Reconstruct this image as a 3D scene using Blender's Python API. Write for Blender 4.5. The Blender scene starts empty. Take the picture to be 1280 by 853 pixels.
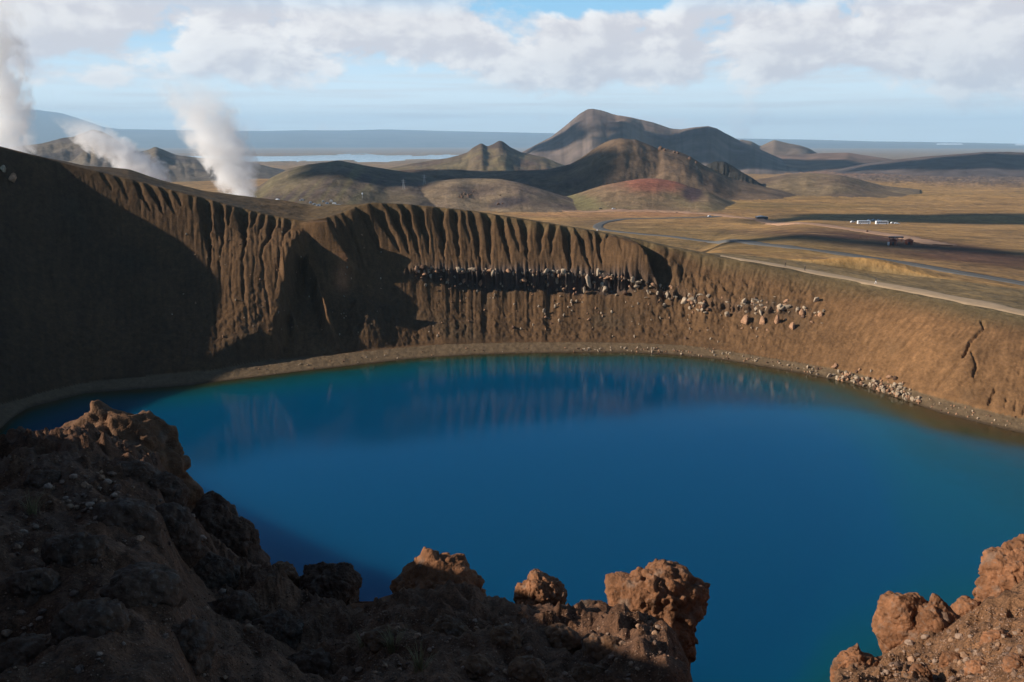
import bpy, bmesh, math, random
import numpy as np
from mathutils import Vector, Matrix

R = math.radians
random.seed(7)
RNG = np.random.default_rng(11)
sc = bpy.context.scene
col = sc.collection

# ------------------------------------------------------------------ camera numbers
HC = 60.0                      # eye height above the crater lake
PITCH = R(12.64)
F = 640 / math.tan(R(30))
CP, SP = math.cos(PITCH), math.sin(PITCH)
SUN_EL, SUN_AZ = R(25.8), R(9)  # sun at the left, a little behind the viewer
SUN = Vector((-math.cos(SUN_AZ) * math.cos(SUN_EL), -math.sin(SUN_AZ) * math.cos(SUN_EL), math.sin(SUN_EL)))

def pdir(x, y):
    cx, cy = (x - 640) / F, (426.5 - y) / F
    return cx, CP + cy * SP, -SP + cy * CP

def paz(x, y):
    dx, dy, dz = pdir(x, y)
    return math.atan2(dx, dy), dz / math.hypot(dx, dy)

def project(X, Y, Z):
    z = Z - HC
    d = Y * CP - z * SP
    u = Y * SP + z * CP
    d = np.where(d > 1e-3, d, np.nan)
    return 640 + F * X / d, 426.5 - F * u / d

# ------------------------------------------------------------------ numpy noise
_P = np.random.default_rng(3).permutation(256)
_P = np.concatenate([_P, _P, _P])
_G = np.stack([np.cos(np.arange(256) * 2.399963), np.sin(np.arange(256) * 2.399963)], 1)

def pn2(x, y):
    xi, yi = np.floor(x).astype(np.int64), np.floor(y).astype(np.int64)
    xf, yf = x - xi, y - yi
    xi &= 255; yi &= 255
    u = xf * xf * xf * (xf * (xf * 6 - 15) + 10)
    v = yf * yf * yf * (yf * (yf * 6 - 15) + 10)
    def g(a, b, dx, dy):
        h = _P[_P[a] + b]
        return _G[h, 0] * dx + _G[h, 1] * dy
    a = g(xi, yi, xf, yf); b = g(xi + 1, yi, xf - 1, yf)
    c = g(xi, yi + 1, xf, yf - 1); d = g(xi + 1, yi + 1, xf - 1, yf - 1)
    x1 = a + u * (b - a); x2 = c + u * (d - c)
    return (x1 + v * (x2 - x1)) * 1.4

def fbm(x, y, n=4, gain=.5, ridged=False):
    s = 0; a = 1.; t = 0
    for i in range(n):
        q = pn2(x * 2 ** i + 17.3 * i, y * 2 ** i + 5.1 * i)
        if ridged: q = 1 - 2 * np.abs(q)
        s = s + a * q; t += a; a *= gain
    return s / t

def sstep(a, b, x):
    t = np.clip((x - a) / (b - a), 0, 1)
    return t * t * (3 - 2 * t)

def gau(x, c, w):
    return np.exp(-((x - c) / w) ** 2)

# ------------------------------------------------------------------ the polar grid
th = np.concatenate([np.linspace(-180, -60, 41)[:-1], np.linspace(-60, -34, 120)[:-1],
                     np.linspace(-34, 34, 1160), np.linspace(34, 60, 100)[1:], np.linspace(60, 180, 41)[1:]])
TH = np.radians(th)
r_ = np.concatenate([np.geomspace(.5, 45, 330)[:-1], np.linspace(45, 160, 70)[:-1], np.linspace(160, 345, 500)[:-1],
                     np.geomspace(345, 45500, 640)])
NT, NR = len(TH), len(r_)

def smooth(a, deg):
    n = max(1, int(deg / (68 / 1160)))
    k = np.hanning(2 * n + 3); k /= k.sum()
    p = np.pad(a, n + 1, mode='edge')
    return np.convolve(p, k, 'valid')

def curve(pts, sm=.25):
    """tan of elevation along azimuth, from a line read off the photograph"""
    q = sorted(paz(x, y) for x, y in pts)
    a = np.array([p[0] for p in q]); t = np.array([p[1] for p in q])
    v = np.interp(TH, a, t)
    return smooth(v, sm) if sm else v

def table(pts, yref=300, sm=1.5):
    a = np.array([paz(x, yref)[0] for x, _ in pts]); v = np.array([p[1] for p in pts], float)
    o = np.interp(TH, a, v)
    return smooth(o, sm) if sm else o

PX = np.interp(TH, *zip(*[(paz(x, 320)[0], x) for x in range(-900, 2200, 20)]))   # column at mid-wall height

shore_t = curve([(-400, 660), (-150, 590), (-40, 556), (0, 537), (12, 525), (35, 510), (105, 492), (235, 482), (330, 470), (430, 458), (520, 448),
                 (600, 443), (700, 441), (790, 441), (850, 444), (900, 449), (960, 459), (1020, 470), (1070, 481),
                 (1123, 498), (1178, 517), (1250, 535), (1280, 542), (1400, 570), (1600, 640)])
base_t = curve([(-400, 620), (-150, 560), (-40, 525), (0, 507), (50, 492), (105, 479), (200, 469), (260, 464), (330, 451), (400, 445), (480, 437),
                (545, 431), (650, 428), (750, 428), (850, 431), (900, 437), (960, 447), (1020, 457), (1070, 467),
                (1120, 482), (1180, 500), (1250, 518), (1280, 524), (1400, 550), (1600, 610)])
rim_t = curve([(-400, 110), (-150, 150), (0, 184), (50, 196), (100, 209), (140, 219), (160, 224), (207, 236), (250, 247), (287, 257), (334, 269),
               (381, 277), (410, 272), (430, 266), (449, 257), (466, 254), (511, 256), (586, 264), (600, 266), (675, 278), (746, 290), (780, 297),
               (840, 310), (900, 323), (981, 338), (1006, 342), (1094, 361), (1160, 373), (1280, 399), (1400, 425), (1600, 470)])
crest_t = curve([(-400, 108), (0, 183), (50, 196), (105, 207), (160, 212), (207, 227), (254, 238.5), (319, 247), (366, 253), (385, 256.5), (400, 258),
                 (430, 256.5), (449, 255.5), (466, 253.5), (511, 255.7), (586, 263.7), (600, 265.7), (675, 277.7), (746, 289.7), (780, 296.7),
                 (840, 309), (900, 321), (981, 336), (1094, 358), (1280, 396), (1600, 467)])
slope = np.tan(np.radians(table([(-300, 36), (0, 37), (100, 37), (175, 37), (240, 38), (300, 40), (450, 45), (800, 44), (880, 39), (960, 32), (1040, 27),
                                 (1120, 24), (1280, 21), (1600, 20)])))
crest_gap = table([(0, 4), (60, 6), (110, 22), (160, 36), (300, 42), (390, 34), (440, 8), (480, 2), (1600, 2)], sm=.6)
rs = HC / -shore_t
zb = 1.6
rb = (HC - zb) / -base_t
rr = (HC - zb + rb * slope) / (slope - rim_t)
zr = HC + rim_t * rr
rc = rr + crest_gap
zc = np.maximum(HC + crest_t * rc, zr + .05 * 0)

# foreground edge of the viewer's slope
fg_t = curve([(-500, 560), (-200, 566), (0, 570), (60, 562), (110, 556), (160, 570), (196, 592), (228, 652), (262, 694), (300, 716), (335, 732), (372, 764), (440, 782), (470, 762), (500, 752), (540, 752), (600, 760), (640, 772), (690, 776), (720, 778),
              (770, 776), (800, 780), (836, 800), (858, 850), (885, 960), (1000, 980), (1030, 900), (1046, 850), (1062, 846), (1096, 832), (1120, 820), (1180, 812), (1210, 792), (1240, 778), (1262, 766), (1280, 758), (1400, 700), (1700, 660)], sm=.22)
re_ = table([(-500, 24), (0, 21), (150, 22), (240, 20), (330, 16), (440, 13.5), (640, 12), (760, 11), (850, 9.3), (900, 7), (1020, 7), (1060, 9.5), (1150, 11.5), (1280, 13), (1500, 15)], yref=750, sm=.8)
ze = HC + fg_t * re_
rn = table([(-300, 90), (0, 95), (640, 66), (900, 76), (1000, 84), (1100, 92), (1200, 104), (1280, 114), (1500, 125)], yref=750, sm=2)

# ------------------------------------------------------------------ hills: outline, distance, depth
def hill(pts, d, wf, wb=None, sharp=1.2, amp=.06, nsc=None):
    return dict(pts=pts, d=d, wf=wf, wb=wb or wf, sharp=sharp, amp=amp, nsc=nsc or wf / 3)

HILLS = {
 'mountain': hill([(630, 206), (655, 189), (690, 171), (710, 155), (725, 142.5), (734, 137), (740, 136), (752, 138.5), (770, 144.5), (790, 147), (815, 153), (838, 161), (850, 162),
              (870, 159), (885, 158), (896, 161), (905, 166), (925, 176), (950, 187), (975, 198), (1000, 205)], 4800, 1100, amp=.05, nsc=260),
 'mountain_right': hill([(905, 200), (925, 174.5), (940, 177), (950, 183), (968, 175), (985, 179.5), (1000, 182), (1012, 186), (1025, 194), (1045, 204)], 6000, 900, amp=.05),
 'twin_peaks': hill([(440, 222), (480, 212), (520, 204), (560, 198), (585, 191), (591, 185), (602, 179.5), (609, 184), (615, 181.5), (624, 176.5), (629, 178), (638, 185), (652, 191),
              (680, 197), (700, 205), (725, 214)], 3000, 560, amp=.09, nsc=120),
 'dark_slope': hill([(440, 225), (480, 214), (520, 212.5), (560, 212), (600, 214), (640, 214), (685, 212), (712, 206), (728, 197), (742, 187), (757, 178), (766, 174.5), (776, 173), (795, 175.5), (815, 183), (824, 187.5),
              (830, 185), (838, 188), (848, 190), (862, 196), (880, 207), (897, 215), (915, 224)], 1700, 300, amp=.07, nsc=80),
 'left_hill': hill([(240, 262), (300, 243), (325, 233), (340, 222), (360, 212), (385, 206), (408, 203.5), (422, 201), (432, 203), (448, 206), (470, 210), (490, 213), (520, 217), (565, 230), (590, 245)], 1400, 420, amp=.08, nsc=110),
 'near_hill': hill([(410, 262), (440, 251), (470, 243.5), (500, 236), (540, 227), (570, 223.7), (600, 223.2), (625, 224.2), (650, 229), (680, 238), (705, 246), (730, 254), (760, 262)], 1250, 230, sharp=1.5, amp=.05, nsc=60),
 'red_hill': hill([(650, 262), (690, 252), (720, 243), (750, 233), (780, 227), (800, 223.7), (822, 223.5), (845, 227.5), (863, 234), (885, 240), (900, 248), (925, 260)], 1300, 240, sharp=1.5, amp=.05, nsc=60),
 'far_left_hills': hill([(-60, 190), (20, 184), (52, 180), (66, 177), (80, 173), (92, 172), (104, 167), (116, 162), (128, 165.5), (140, 172), (155, 183), (172, 190), (184, 188), (194, 184), (204, 188), (220, 194), (250, 198), (300, 200)], 3600, 900, amp=.12, nsc=130),
 'right_rise': hill([(880, 206), (930, 196.5), (980, 194), (1020, 192), (1060, 191), (1082, 194.5), (1120, 200), (1160, 206), (1200, 212)], 5200, 1300, amp=.03, nsc=300),
 'right_hills': hill([(1060, 207), (1100, 202), (1150, 196.5), (1190, 193.5), (1230, 190.3), (1262, 190), (1300, 192), (1400, 200)], 4300, 900, amp=.05, nsc=200),
 'lava_knob': hill([(872, 216), (884, 206.5), (895, 202.5), (905, 202.5), (914, 207), (926, 214), (940, 222)], 1850, 70, amp=.12, nsc=18),
 'grass_rise': hill([(890, 236), (940, 226), (980, 219), (1010, 216.5), (1050, 219), (1075, 225), (1100, 232), (1130, 238)], 2000, 330, amp=.06, nsc=80),
 'plateau': hill([(-800, 150), (-200, 148), (-60, 140), (10, 137.5), (42, 137), (76, 141.5), (100, 149), (130, 159), (150, 161.5), (240, 163), (330, 164), (380, 163), (430, 163.3), (480, 162), (560, 164), (680, 166.5), (900, 173), (1000, 174.5), (1100, 177),
              (1200, 178.3), (1280, 180), (1500, 182), (2000, 178)], 38000, 12000, 6500, sharp=1.0, amp=.02, nsc=4500),
}
HILL_NAMES = list(HILLS)

# ------------------------------------------------------------------ heights
RR, TT = np.meshgrid(r_, TH)          # [NT, NR]
X = RR * np.sin(TT); Y = RR * np.cos(TT)
Z = np.zeros_like(RR)
ZONE = np.zeros(RR.shape, np.int16)   # 0 foreground/near slope, 1 shore, 2 crater slope, 3 plain, 10+ hills
c_ = lambda a: a[:, None]

# near slope, row slice up to 160 m
i45 = np.searchsorted(r_, 160)
rN = RR[:, :i45]
edge_n = fbm(X[:, :i45] * .9, Y[:, :i45] * .9, 3) * .5
zfg = HC - 1.7 + (c_(ze) - HC + 1.7) * np.minimum(rN / c_(re_), 1)
bump = (fbm(X[:, :i45] * .9 + 5, Y[:, :i45] * .9, 4, .55, ridged=True) * .16 + fbm(X[:, :i45] * .42, Y[:, :i45] * .42, 3) * .55 + fbm(X[:, :i45] * 1.7 + 9, Y[:, :i45] * 1.7, 3, ridged=True) * .13
        + fbm(X[:, :i45] * 6, Y[:, :i45] * 6, 3) * .055 + np.abs(fbm(X[:, :i45] * 3.1, Y[:, :i45] * 3.1, 2)) * .1)
fade = sstep(1.5, 6, rN) * (1 - .6 * gau(rN / c_(re_), 1, .12))
crag = np.clip(fbm(X[:, :i45] * .8 + 40, Y[:, :i45] * .8, 5, .6, ridged=True), -.3, 1)
bump = bump + crag * (.38 + .3 * sstep(R(-6), R(-16), TT[:, :i45]) * sstep(.4, .7, rN / c_(re_))) * sstep(.45, .8, rN / c_(re_)) * sstep(4, 8, rN)
zfg = zfg + bump * fade
dr = np.maximum(rN - c_(re_) + edge_n, 0)
cliff = np.where(dr < 6, dr * 2.1 + dr ** 2 * .05, 14.4)
t2 = np.clip((rN - c_(re_) - 6) / (c_(rn) - c_(re_) - 6), 0, 1)
zcl = (c_(ze) - 14.4) * (1 - t2) ** 1.15
nsl = c_(table([(0, .8), (960, .8), (1040, .3), (1150, .20), (1400, .16)], yref=750, sm=1.5))
zbed_n = -np.maximum(rN - c_(rn), 0) * nsl
znear = np.where(rN < c_(re_), zfg, np.where(dr < 6, c_(ze) + bump * fade - cliff, zcl + fbm(X[:, :i45] * .12, Y[:, :i45] * .12, 4) * 1.6 * (1 - t2)) + zbed_n)
Z[:] = -40.; Z[:, :i45] = znear

# far side of the lake, crater wall and rim: rows 120..420 m
i0 = np.searchsorted(r_, 118); i1 = np.searchsorted(r_, 470)
rF = RR[:, i0:i1]
U = c_(TH) * 300 + rF * 0          # metres along the wall
shelf = c_(table([(0, .30), (200, .35), (430, .30), (800, .3), (1000, .2), (1150, .085), (1280, .075), (1500, .07)], yref=480))
bed = -np.minimum((c_(rs) - rF) * shelf, 30)
zn_over = -np.maximum(rF - c_(rn), 0) * nsl
beach_h = (rF - c_(rs)) / np.maximum(c_(rb - rs), 1) * zb
pxc = c_(PX)
v = (rF - c_(rb)) / np.maximum(c_(rr - rb), 1)      # 0 wall foot .. 1 rim
vv = np.clip(v, 0, 1.1)
low_m = 1 - sstep(.25, .5, vv)
conc = c_(table([(0, .25), (200, .3), (430, .42), (800, .42), (880, .25), (960, .05), (1060, -.12), (1280, -.25)], sm=2))
Wd, Hd = c_(np.maximum(rr - rb, 1)), c_(np.maximum(rr - rb, 1) * slope)
def wallz(o):
    q = (rF - c_(rb) + o) / Wd
    f_ = np.where(q < 1, q + conc * (q * q - q), 1 + (1 + conc) * (q - 1))
    return zb + Hd * np.where(q < 0, q * (1 - conc), f_)
# a smooth wall first; its lines of sight give each spot the place of the gullies seen there
gx, gy = project(X[:, i0:i1], Y[:, i0:i1], np.minimum(wallz(0), c_(zr) + 2 + 0 * rF))
gx = np.clip(np.nan_to_num(gx, nan=-9999.), -9999, 9999); gy = np.clip(np.nan_to_num(gy, nan=-9999.), -9999, 9999)
jx = gx + 2.6 * pn2(gy / 19, gx / 34) + 1.2 * pn2(gy / 7 + 9, gx / 15)
# slant of the finer rills: they lean left on the right-hand slope
Ul = U + (1 - vv) * c_(table([(0, 4), (300, 2), (430, -5), (530, -5), (640, -1), (800, 1), (950, 6), (1050, 14), (1180, 16), (1280, 4)]))
g3 = np.abs(fbm(Ul / 1.5 + 70, vv * 4 + 1, 2)) * 2.2
off = np.zeros_like(rF)
# buttress left of the middle with the deep bay on its right
edge = 386 - 44 * np.clip(1 - vv, 0, 1) ** .8 + 3 * pn2(gy / 14, gy * 0 + 2)
bay = sstep(edge - 3, edge + 9, gx)
off += 7.5 * sstep(215, 335, gx) * (1 - bay) * sstep(0, .08, vv) * (1 - sstep(.55, .97, vv))
off -= 4.6 * bay * (1 - sstep(430 + 70 * (1 - vv), 500 + 70 * (1 - vv), gx)) * sstep(-.02, .04, vv) * (1 - sstep(.7, 1., vv))
def ridge(x0, y0, x1, y1, w_, h_, pw=1.):
    t = (gy - y0) / (y1 - y0); cx = x0 + (x1 - x0) * t
    return h_ * np.clip(1 - np.abs(jx - cx) / (w_ * (.6 + .6 * np.clip(t, 0, 1))), 0, 1) ** pw * sstep(-.12, .15, t) * (1 - sstep(.8, 1.12, t))
off += ridge(380, 325, 417, 424, 9, 8.)
off += ridge(355, 368, 372, 416, 7, 5.)
off += ridge(392, 283, 440, 336, 24, 6.5, .8)
off += ridge(404, 280, 422, 300, 5, 1.2)
off += ridge(455, 366, 462, 428, 26, 5., .7)
off += ridge(485, 372, 495, 428, 30, 2.6, .7)
# V gullies under the rim: (x, y-bottom) wide at the top, closing downward
rimy = np.interp(gx, [0, 100, 160, 207, 250, 287, 334, 381, 410, 430, 449, 466, 511, 586, 675, 746, 780, 840, 900], [184, 209, 224, 236, 247, 257, 269, 277, 272, 266, 257, 254, 256, 264, 278, 290, 297, 310, 323])
GUL = [(432, 455, 318, 9, 2.0), (450, 480, 310, 12, 3.0), (468, 502, 312, 13, 3.3), (487, 514, 318, 13, 3.3), (505, 525, 322, 13, 3.2), (524, 537, 320, 12, 2.8), (549, 557, 326, 14, 3.4), (568, 573, 320, 12, 2.6),
       (580, 588, 300, 8, 1.5), (592, 600, 326, 12, 2.8), (610, 614, 330, 13, 2.9), (627, 640, 330, 12, 2.7), (640, 650, 318, 9, 1.9), (655, 659, 326, 12, 2.7), (678, 675, 320, 13, 2.2), (693, 688, 320, 10, 2.1),
       (710, 713, 338, 15, 3.4), (723, 738, 334, 12, 2.8), (737, 742, 312, 7, 1.3), (749, 752, 326, 12, 2.7), (760, 757, 316, 8, 1.5), (773, 777, 326, 11, 2.2),
       (172, 188, 268, 9, 1.8), (190, 204, 270, 13, 2.7), (206, 219, 268, 12, 2.7), (222, 229, 258, 9, 1.7), (240, 241, 264, 7, 1.3), (255, 264, 335, 16, 3.8), (275, 280, 312, 12, 2.5), (289, 284, 286, 7, 1.2),
       (303, 309, 330, 14, 3.3), (318, 313, 292, 8, 1.5), (329, 321, 308, 7, 1.3), (342, 334, 336, 12, 2.4), (351, 350, 291, 6, 1.2), (362, 356, 312, 9, 1.7), (148, 160, 252, 8, 1.2), (130, 140, 240, 7, 1.),
       (812, 806, 350, 7, .8), (836, 830, 356, 7, .7), (858, 850, 360, 7, .8), (880, 872, 372, 7, .6), (905, 894, 380, 7, .6), (925, 914, 384, 7, .6), (412, 420, 286, 7, 1.1), (422, 432, 292, 7, 1.3)]
gdx = np.zeros_like(rF)
for xT, xB, yB, wT, dp in GUL:
    yT = float(np.interp(xT, [0, 100, 160, 207, 250, 287, 334, 381, 410, 430, 449, 466, 511, 586, 675, 746, 780, 840, 900, 950], [184, 209, 224, 236, 247, 257, 269, 277, 272, 266, 257, 254, 256, 264, 278, 290, 297, 310, 323, 333]))
    t = (gy - yT) / (yB - yT); tc = np.clip(t, 0, 1)
    cx = xT + (xB - xT) * t
    hw = wT * .56 * (1 - tc) ** .75 + .9
    g_ = np.clip(1 - np.abs(jx - cx) / hw, 0, 1)
    d_ = dp * g_ ** .9 * (1 - tc) ** .5 * sstep(-.45, .1, t) * (1 - sstep(.95, 1.05, t))
    gdx = np.maximum(gdx, d_)
off -= gdx * (.85 + .35 * fbm(gx / 9, gy / 12, 3))
# narrow creases that carry on down the left part
def crease(pts, w_, dp, fade=True):
    ys = [p[1] for p in pts]; xs = [p[0] for p in pts]
    cx = np.interp(gy, ys, xs)
    return dp * np.clip(1 - np.abs(jx * .7 + gx * .3 - cx) / w_, 0, 1) * sstep(ys[0] - 4, ys[0] + 10, gy) * (1 - sstep(ys[-1] - 12, ys[-1] + 2, gy))
for pts, w_, dp in (([(264, 300), (262, 340), (268, 390), (272, 436)], 2.6, 1.5), ([(280, 296), (276, 340), (279, 410)], 2.2, 1.2), ([(309, 310), (305, 350), (307, 400), (313, 438)], 2.8, 1.8),
                    ([(334, 318), (329, 352), (334, 396), (340, 428)], 2.6, 1.6), ([(356, 310), (352, 350), (345, 400)], 2.2, 1.2), ([(321, 340), (318, 380), (324, 436)], 1.8, .8), ([(292, 330), (291, 380), (296, 436)], 1.8, .8), ([(248, 330), (252, 370), (258, 410)], 1.8, .9),
                    ([(530, 366), (545, 395), (556, 424)], 2, .8), ([(600, 370), (604, 424)], 1.8, .6), ([(660, 372), (664, 424)], 2, .8), ([(690, 374), (686, 424)], 1.8, .6), ([(758, 372), (766, 424)], 2, .9), ([(800, 374), (806, 424)], 2, .8), ([(520, 368), (522, 428)], 2.2, 1.1)):
    off -= crease(pts, w_, dp * (.62 if pts[0][1] < 360 else .28)) * (.7 + .8 * fbm(gx / 8, gy / 14, 2))
# the last rib and the big dark gully right of it
gl_ = 783 + np.clip(gy - 297, 0, 70) * .62
off += 4.2 * sstep(gl_ - 50, gl_ - 3, gx) * (1 - sstep(gl_ - 2, gl_ + 7, gx)) * sstep(292, 305, gy) * (1 - sstep(335, 366, gy))
off -= 3.4 * sstep(gl_ - 2, gl_ + 8, gx) * (1 - sstep(gl_ + 14, gl_ + 34, gx)) * sstep(292, 306, gy) * (1 - sstep(345, 372, gy))
# forked channel on the right-hand slope and small notches at its foot
def channel(pts, w_, dp):
    d = np.full_like(rF, 1e9)
    for (xa, ya), (xb_, y2_) in zip(pts[:-1], pts[1:]):
        t = np.clip(((gx - xa) * (xb_ - xa) + (gy - ya) * (y2_ - ya)) / ((xb_ - xa) ** 2 + (y2_ - ya) ** 2), 0, 1)
        d = np.minimum(d, np.hypot(gx - xa - t * (xb_ - xa), gy - ya - t * (y2_ - ya)) + .9 * pn2(gx / 4, gy / 4))
    w_, dp = w_ * .8, dp * .68
    return dp * np.clip(1 - d / w_, 0, 1)
off -= channel([(1227, 404), (1230, 412), (1222, 421), (1212, 432), (1208, 444), (1204, 452)], 3.6, 3.2) + channel([(1204, 452), (1194, 463), (1182, 475), (1170, 489)], 2.6, 1.4)
off -= channel([(1214, 446), (1220, 464), (1216, 474)], 3., 2.4) + channel([(1216, 474), (1200, 487)], 2.4, 1.) + channel([(1244, 488), (1240, 497), (1236, 507)], 3.2, 2.6)
for cx, cy in ((1256, 508), (1268, 512), (1279, 517)): off -= channel([(cx + 2, cy - 7), (cx, cy + 3)], 2.6, 1.5)
off += 3.4 * gau(gx - (gy - 470) * -.55, 1205, 16) * gau(gy, 466, 24) + 2.6 * gau(gx, 1160, 46) * gau(gy, 432, 30)
# fine rills and broad undulation
off -= (g3 - .4) * (1 - .55 * low_m) * sstep(0, .1, vv) * (1 - sstep(.88, 1.02, vv)) * c_(table([(0, .3), (380, .3), (440, .22), (800, .26), (880, .4), (1000, .46), (1280, .46)]))
off += fbm(U * .035 + 4, vv * .8, 2) * 2.0 * sstep(0, .2, vv) * (1 - sstep(.85, 1, vv))
rag = c_(table([(790, 0), (835, 1), (1000, .8), (1060, 0)], sm=.8)) * sstep(.2, .4, vv) * (1 - sstep(.75, .95, vv))
off += rag * fbm(U * .30, gy / 16, 4, .6) * 2.2
# steep little bank at the wall foot
foot = c_(table([(280, .6), (420, .9), (760, .9), (900, .3), (1280, .5)])) * sstep(0, .012, v)
zw = wallz(off) + foot * (1 - vv)
# ledge: a band of hard rock across the wall
bandp = [(500, 336), (560, 338), (650, 340), (740, 342), (800, 350), (830, 362), (880, 378), (940, 384), (990, 388), (1040, 398)]
pv = np.array([paz(x, y) for x, y in bandp])
band_tan = np.interp(TH, pv[:, 0], pv[:, 1])
W1 = np.maximum(rr - rb, 1); H1 = W1 * slope; c1 = np.maximum(conc[:, 0], .02)
qa, qb, qc = c1 * H1, H1 * (1 - c1) - band_tan * W1, -(HC - zb + band_tan * rb)
rband = rb + W1 * (-qb + np.sqrt(np.maximum(qb * qb - 4 * qa * qc, 0))) / (2 * qa)
bstr = table([(498, 0), (522, .45), (560, .8), (620, 1), (770, 1), (800, .4), (830, .35), (880, .2), (905, .3), (1000, .22), (1040, 0)], sm=.4)
jag = fbm(U * .45, U * 0 + 3, 4, .65)
db = rF - c_(rband) + jag * 2.2 + off * .2
step = c_(bstr) * (5.2 + 3.2 * fbm(U * .16, U * 0 + 9, 3))
zw = zw + step * (sstep(-.25, .25, db) - 1) * (np.exp(np.minimum(db, 0) / 15))
rough = c_(table([(900, 1), (1040, .45), (1280, .4)])) * fbm(X[:, i0:i1] * .45, Y[:, i0:i1] * .45, 5, .62) * (.3 + .55 * low_m) + fbm(X[:, i0:i1] * 1.6, Y[:, i0:i1] * 1.6, 3) * (.08 + .12 * low_m)
zw = zw + rough * sstep(0, .1, vv)
lip = c_(bstr) * np.maximum(2.6 + 3.2 * jag, .4) * sstep(-.15, .25, db) * (1 - sstep(.5, 6, db))
X[:, i0:i1] -= lip * np.sin(TT[:, i0:i1]); Y[:, i0:i1] -= lip * np.cos(TT[:, i0:i1])
# crest and outer fall
tq = np.clip((rF - c_(rr)) / np.maximum(c_(rc - rr), .5), 0, 1)
ztop = c_(zr) + (c_(zc) - c_(zr)) * tq + 1.2 * (rF - c_(rr)) * (rF < c_(rr)) * .12
ztop = ztop + fbm(X[:, i0:i1] * .08, Y[:, i0:i1] * .08, 3) * .35 * sstep(0, 10, np.abs(rF - c_(rr))) * c_(table([(0, .2), (150, 1), (900, 1)]))
beyond = np.maximum(rF - c_(rc), 0)
outs = c_(table([(0, .3), (300, .22), (420, .2), (600, .28), (820, .22), (900, .09), (1000, .055), (1280, .05)]))
ztop = ztop - outs * beyond * sstep(0, 12, beyond)
kk = .35
def smin(a, b, k):
    h = np.clip(.5 + .5 * (b - a) / k, 0, 1)
    return b + (a - b) * h - k * h * (1 - h)
zwall = smin(zw, ztop, .9)
zfar = np.where(rF < c_(rs), np.maximum(bed, zn_over), np.where(rF < c_(rb), np.minimum(beach_h, zb) + fbm(X[:, i0:i1] * .5, Y[:, i0:i1] * .5, 3) * .22 * sstep(0, 2, rF - c_(rs)), np.maximum(zwall, zb * .9)))
Z[:, i0:i1] = np.where(rF < c_((rn + rs) / 2), np.maximum(Z[:, i0:i1], bed), zfar)
ZONE[:, i0:i1] = np.where(rF < c_(rs) - 3, 0, np.where(rF < c_(rb), 1, np.where(rF < c_(rr), 2, 3)))
ZONE[:, i1:] = 3

# plain beyond the rim
plain_r = [0, 350, 600, 1000, 2000, 5000, 10000, 46000]
plain_z = [14, 6, -8, -20, -40, -80, -102, -104]
ip = np.searchsorted(r_, 330)
rP = RR[:, ip:]; xP, yP = X[:, ip:], Y[:, ip:]
zp = np.interp(rP, plain_r, plain_z)
zp = zp + fbm(xP / 420, yP / 420, 4) * 7 * sstep(500, 1500, rP) + fbm(xP / 60, yP / 60, 3) * 1.3 * sstep(380, 700, rP)
lavaf = sstep(.5, .65, (TT[:, ip:] / R(30))) * sstep(2300, 2700, rP) * (1 - sstep(4200, 5200, rP))
zp = zp + lavaf * (fbm(xP / 45, yP / 45, 4, ridged=True)) * 9
zouter = np.where(rP < c_(rc) + 140, -1e9, zp)
# blend rim skirt into the plain
i1b = i1
zcur = np.full_like(rP, -1e9)
zcur[:, :i1 - ip] = zfar[:, ip - i0:]
# continue the skirt past i1
bey = np.maximum(rP - c_(rc), 0)
outs_ = outs
skirt = c_(zc) - outs_ * bey
zcur[:, i1 - ip:] = skirt[:, i1 - ip:]
k = np.clip(bey / 25, 0.001, 8)
h = np.clip(.5 + .5 * (zcur - zp) / k, 0, 1)
zmax = zp + (zcur - zp) * h + k * h * (1 - h) * .5
Z[:, ip:] = np.where(bey > 6, np.where(zcur < -1e8, zp, np.maximum(zmax, np.maximum(zp - 30, zcur))), zcur)
Z[:, ip:] = np.where((bey <= 6), zcur, Z[:, ip:])
# hummock beside the rim trail
hx, hy = 126., 308.
Z[:, ip:] += 4.2 * np.exp(-((xP - hx) / 20) ** 2 - ((yP - hy) / 9) ** 2) * (bey > 4)

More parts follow.
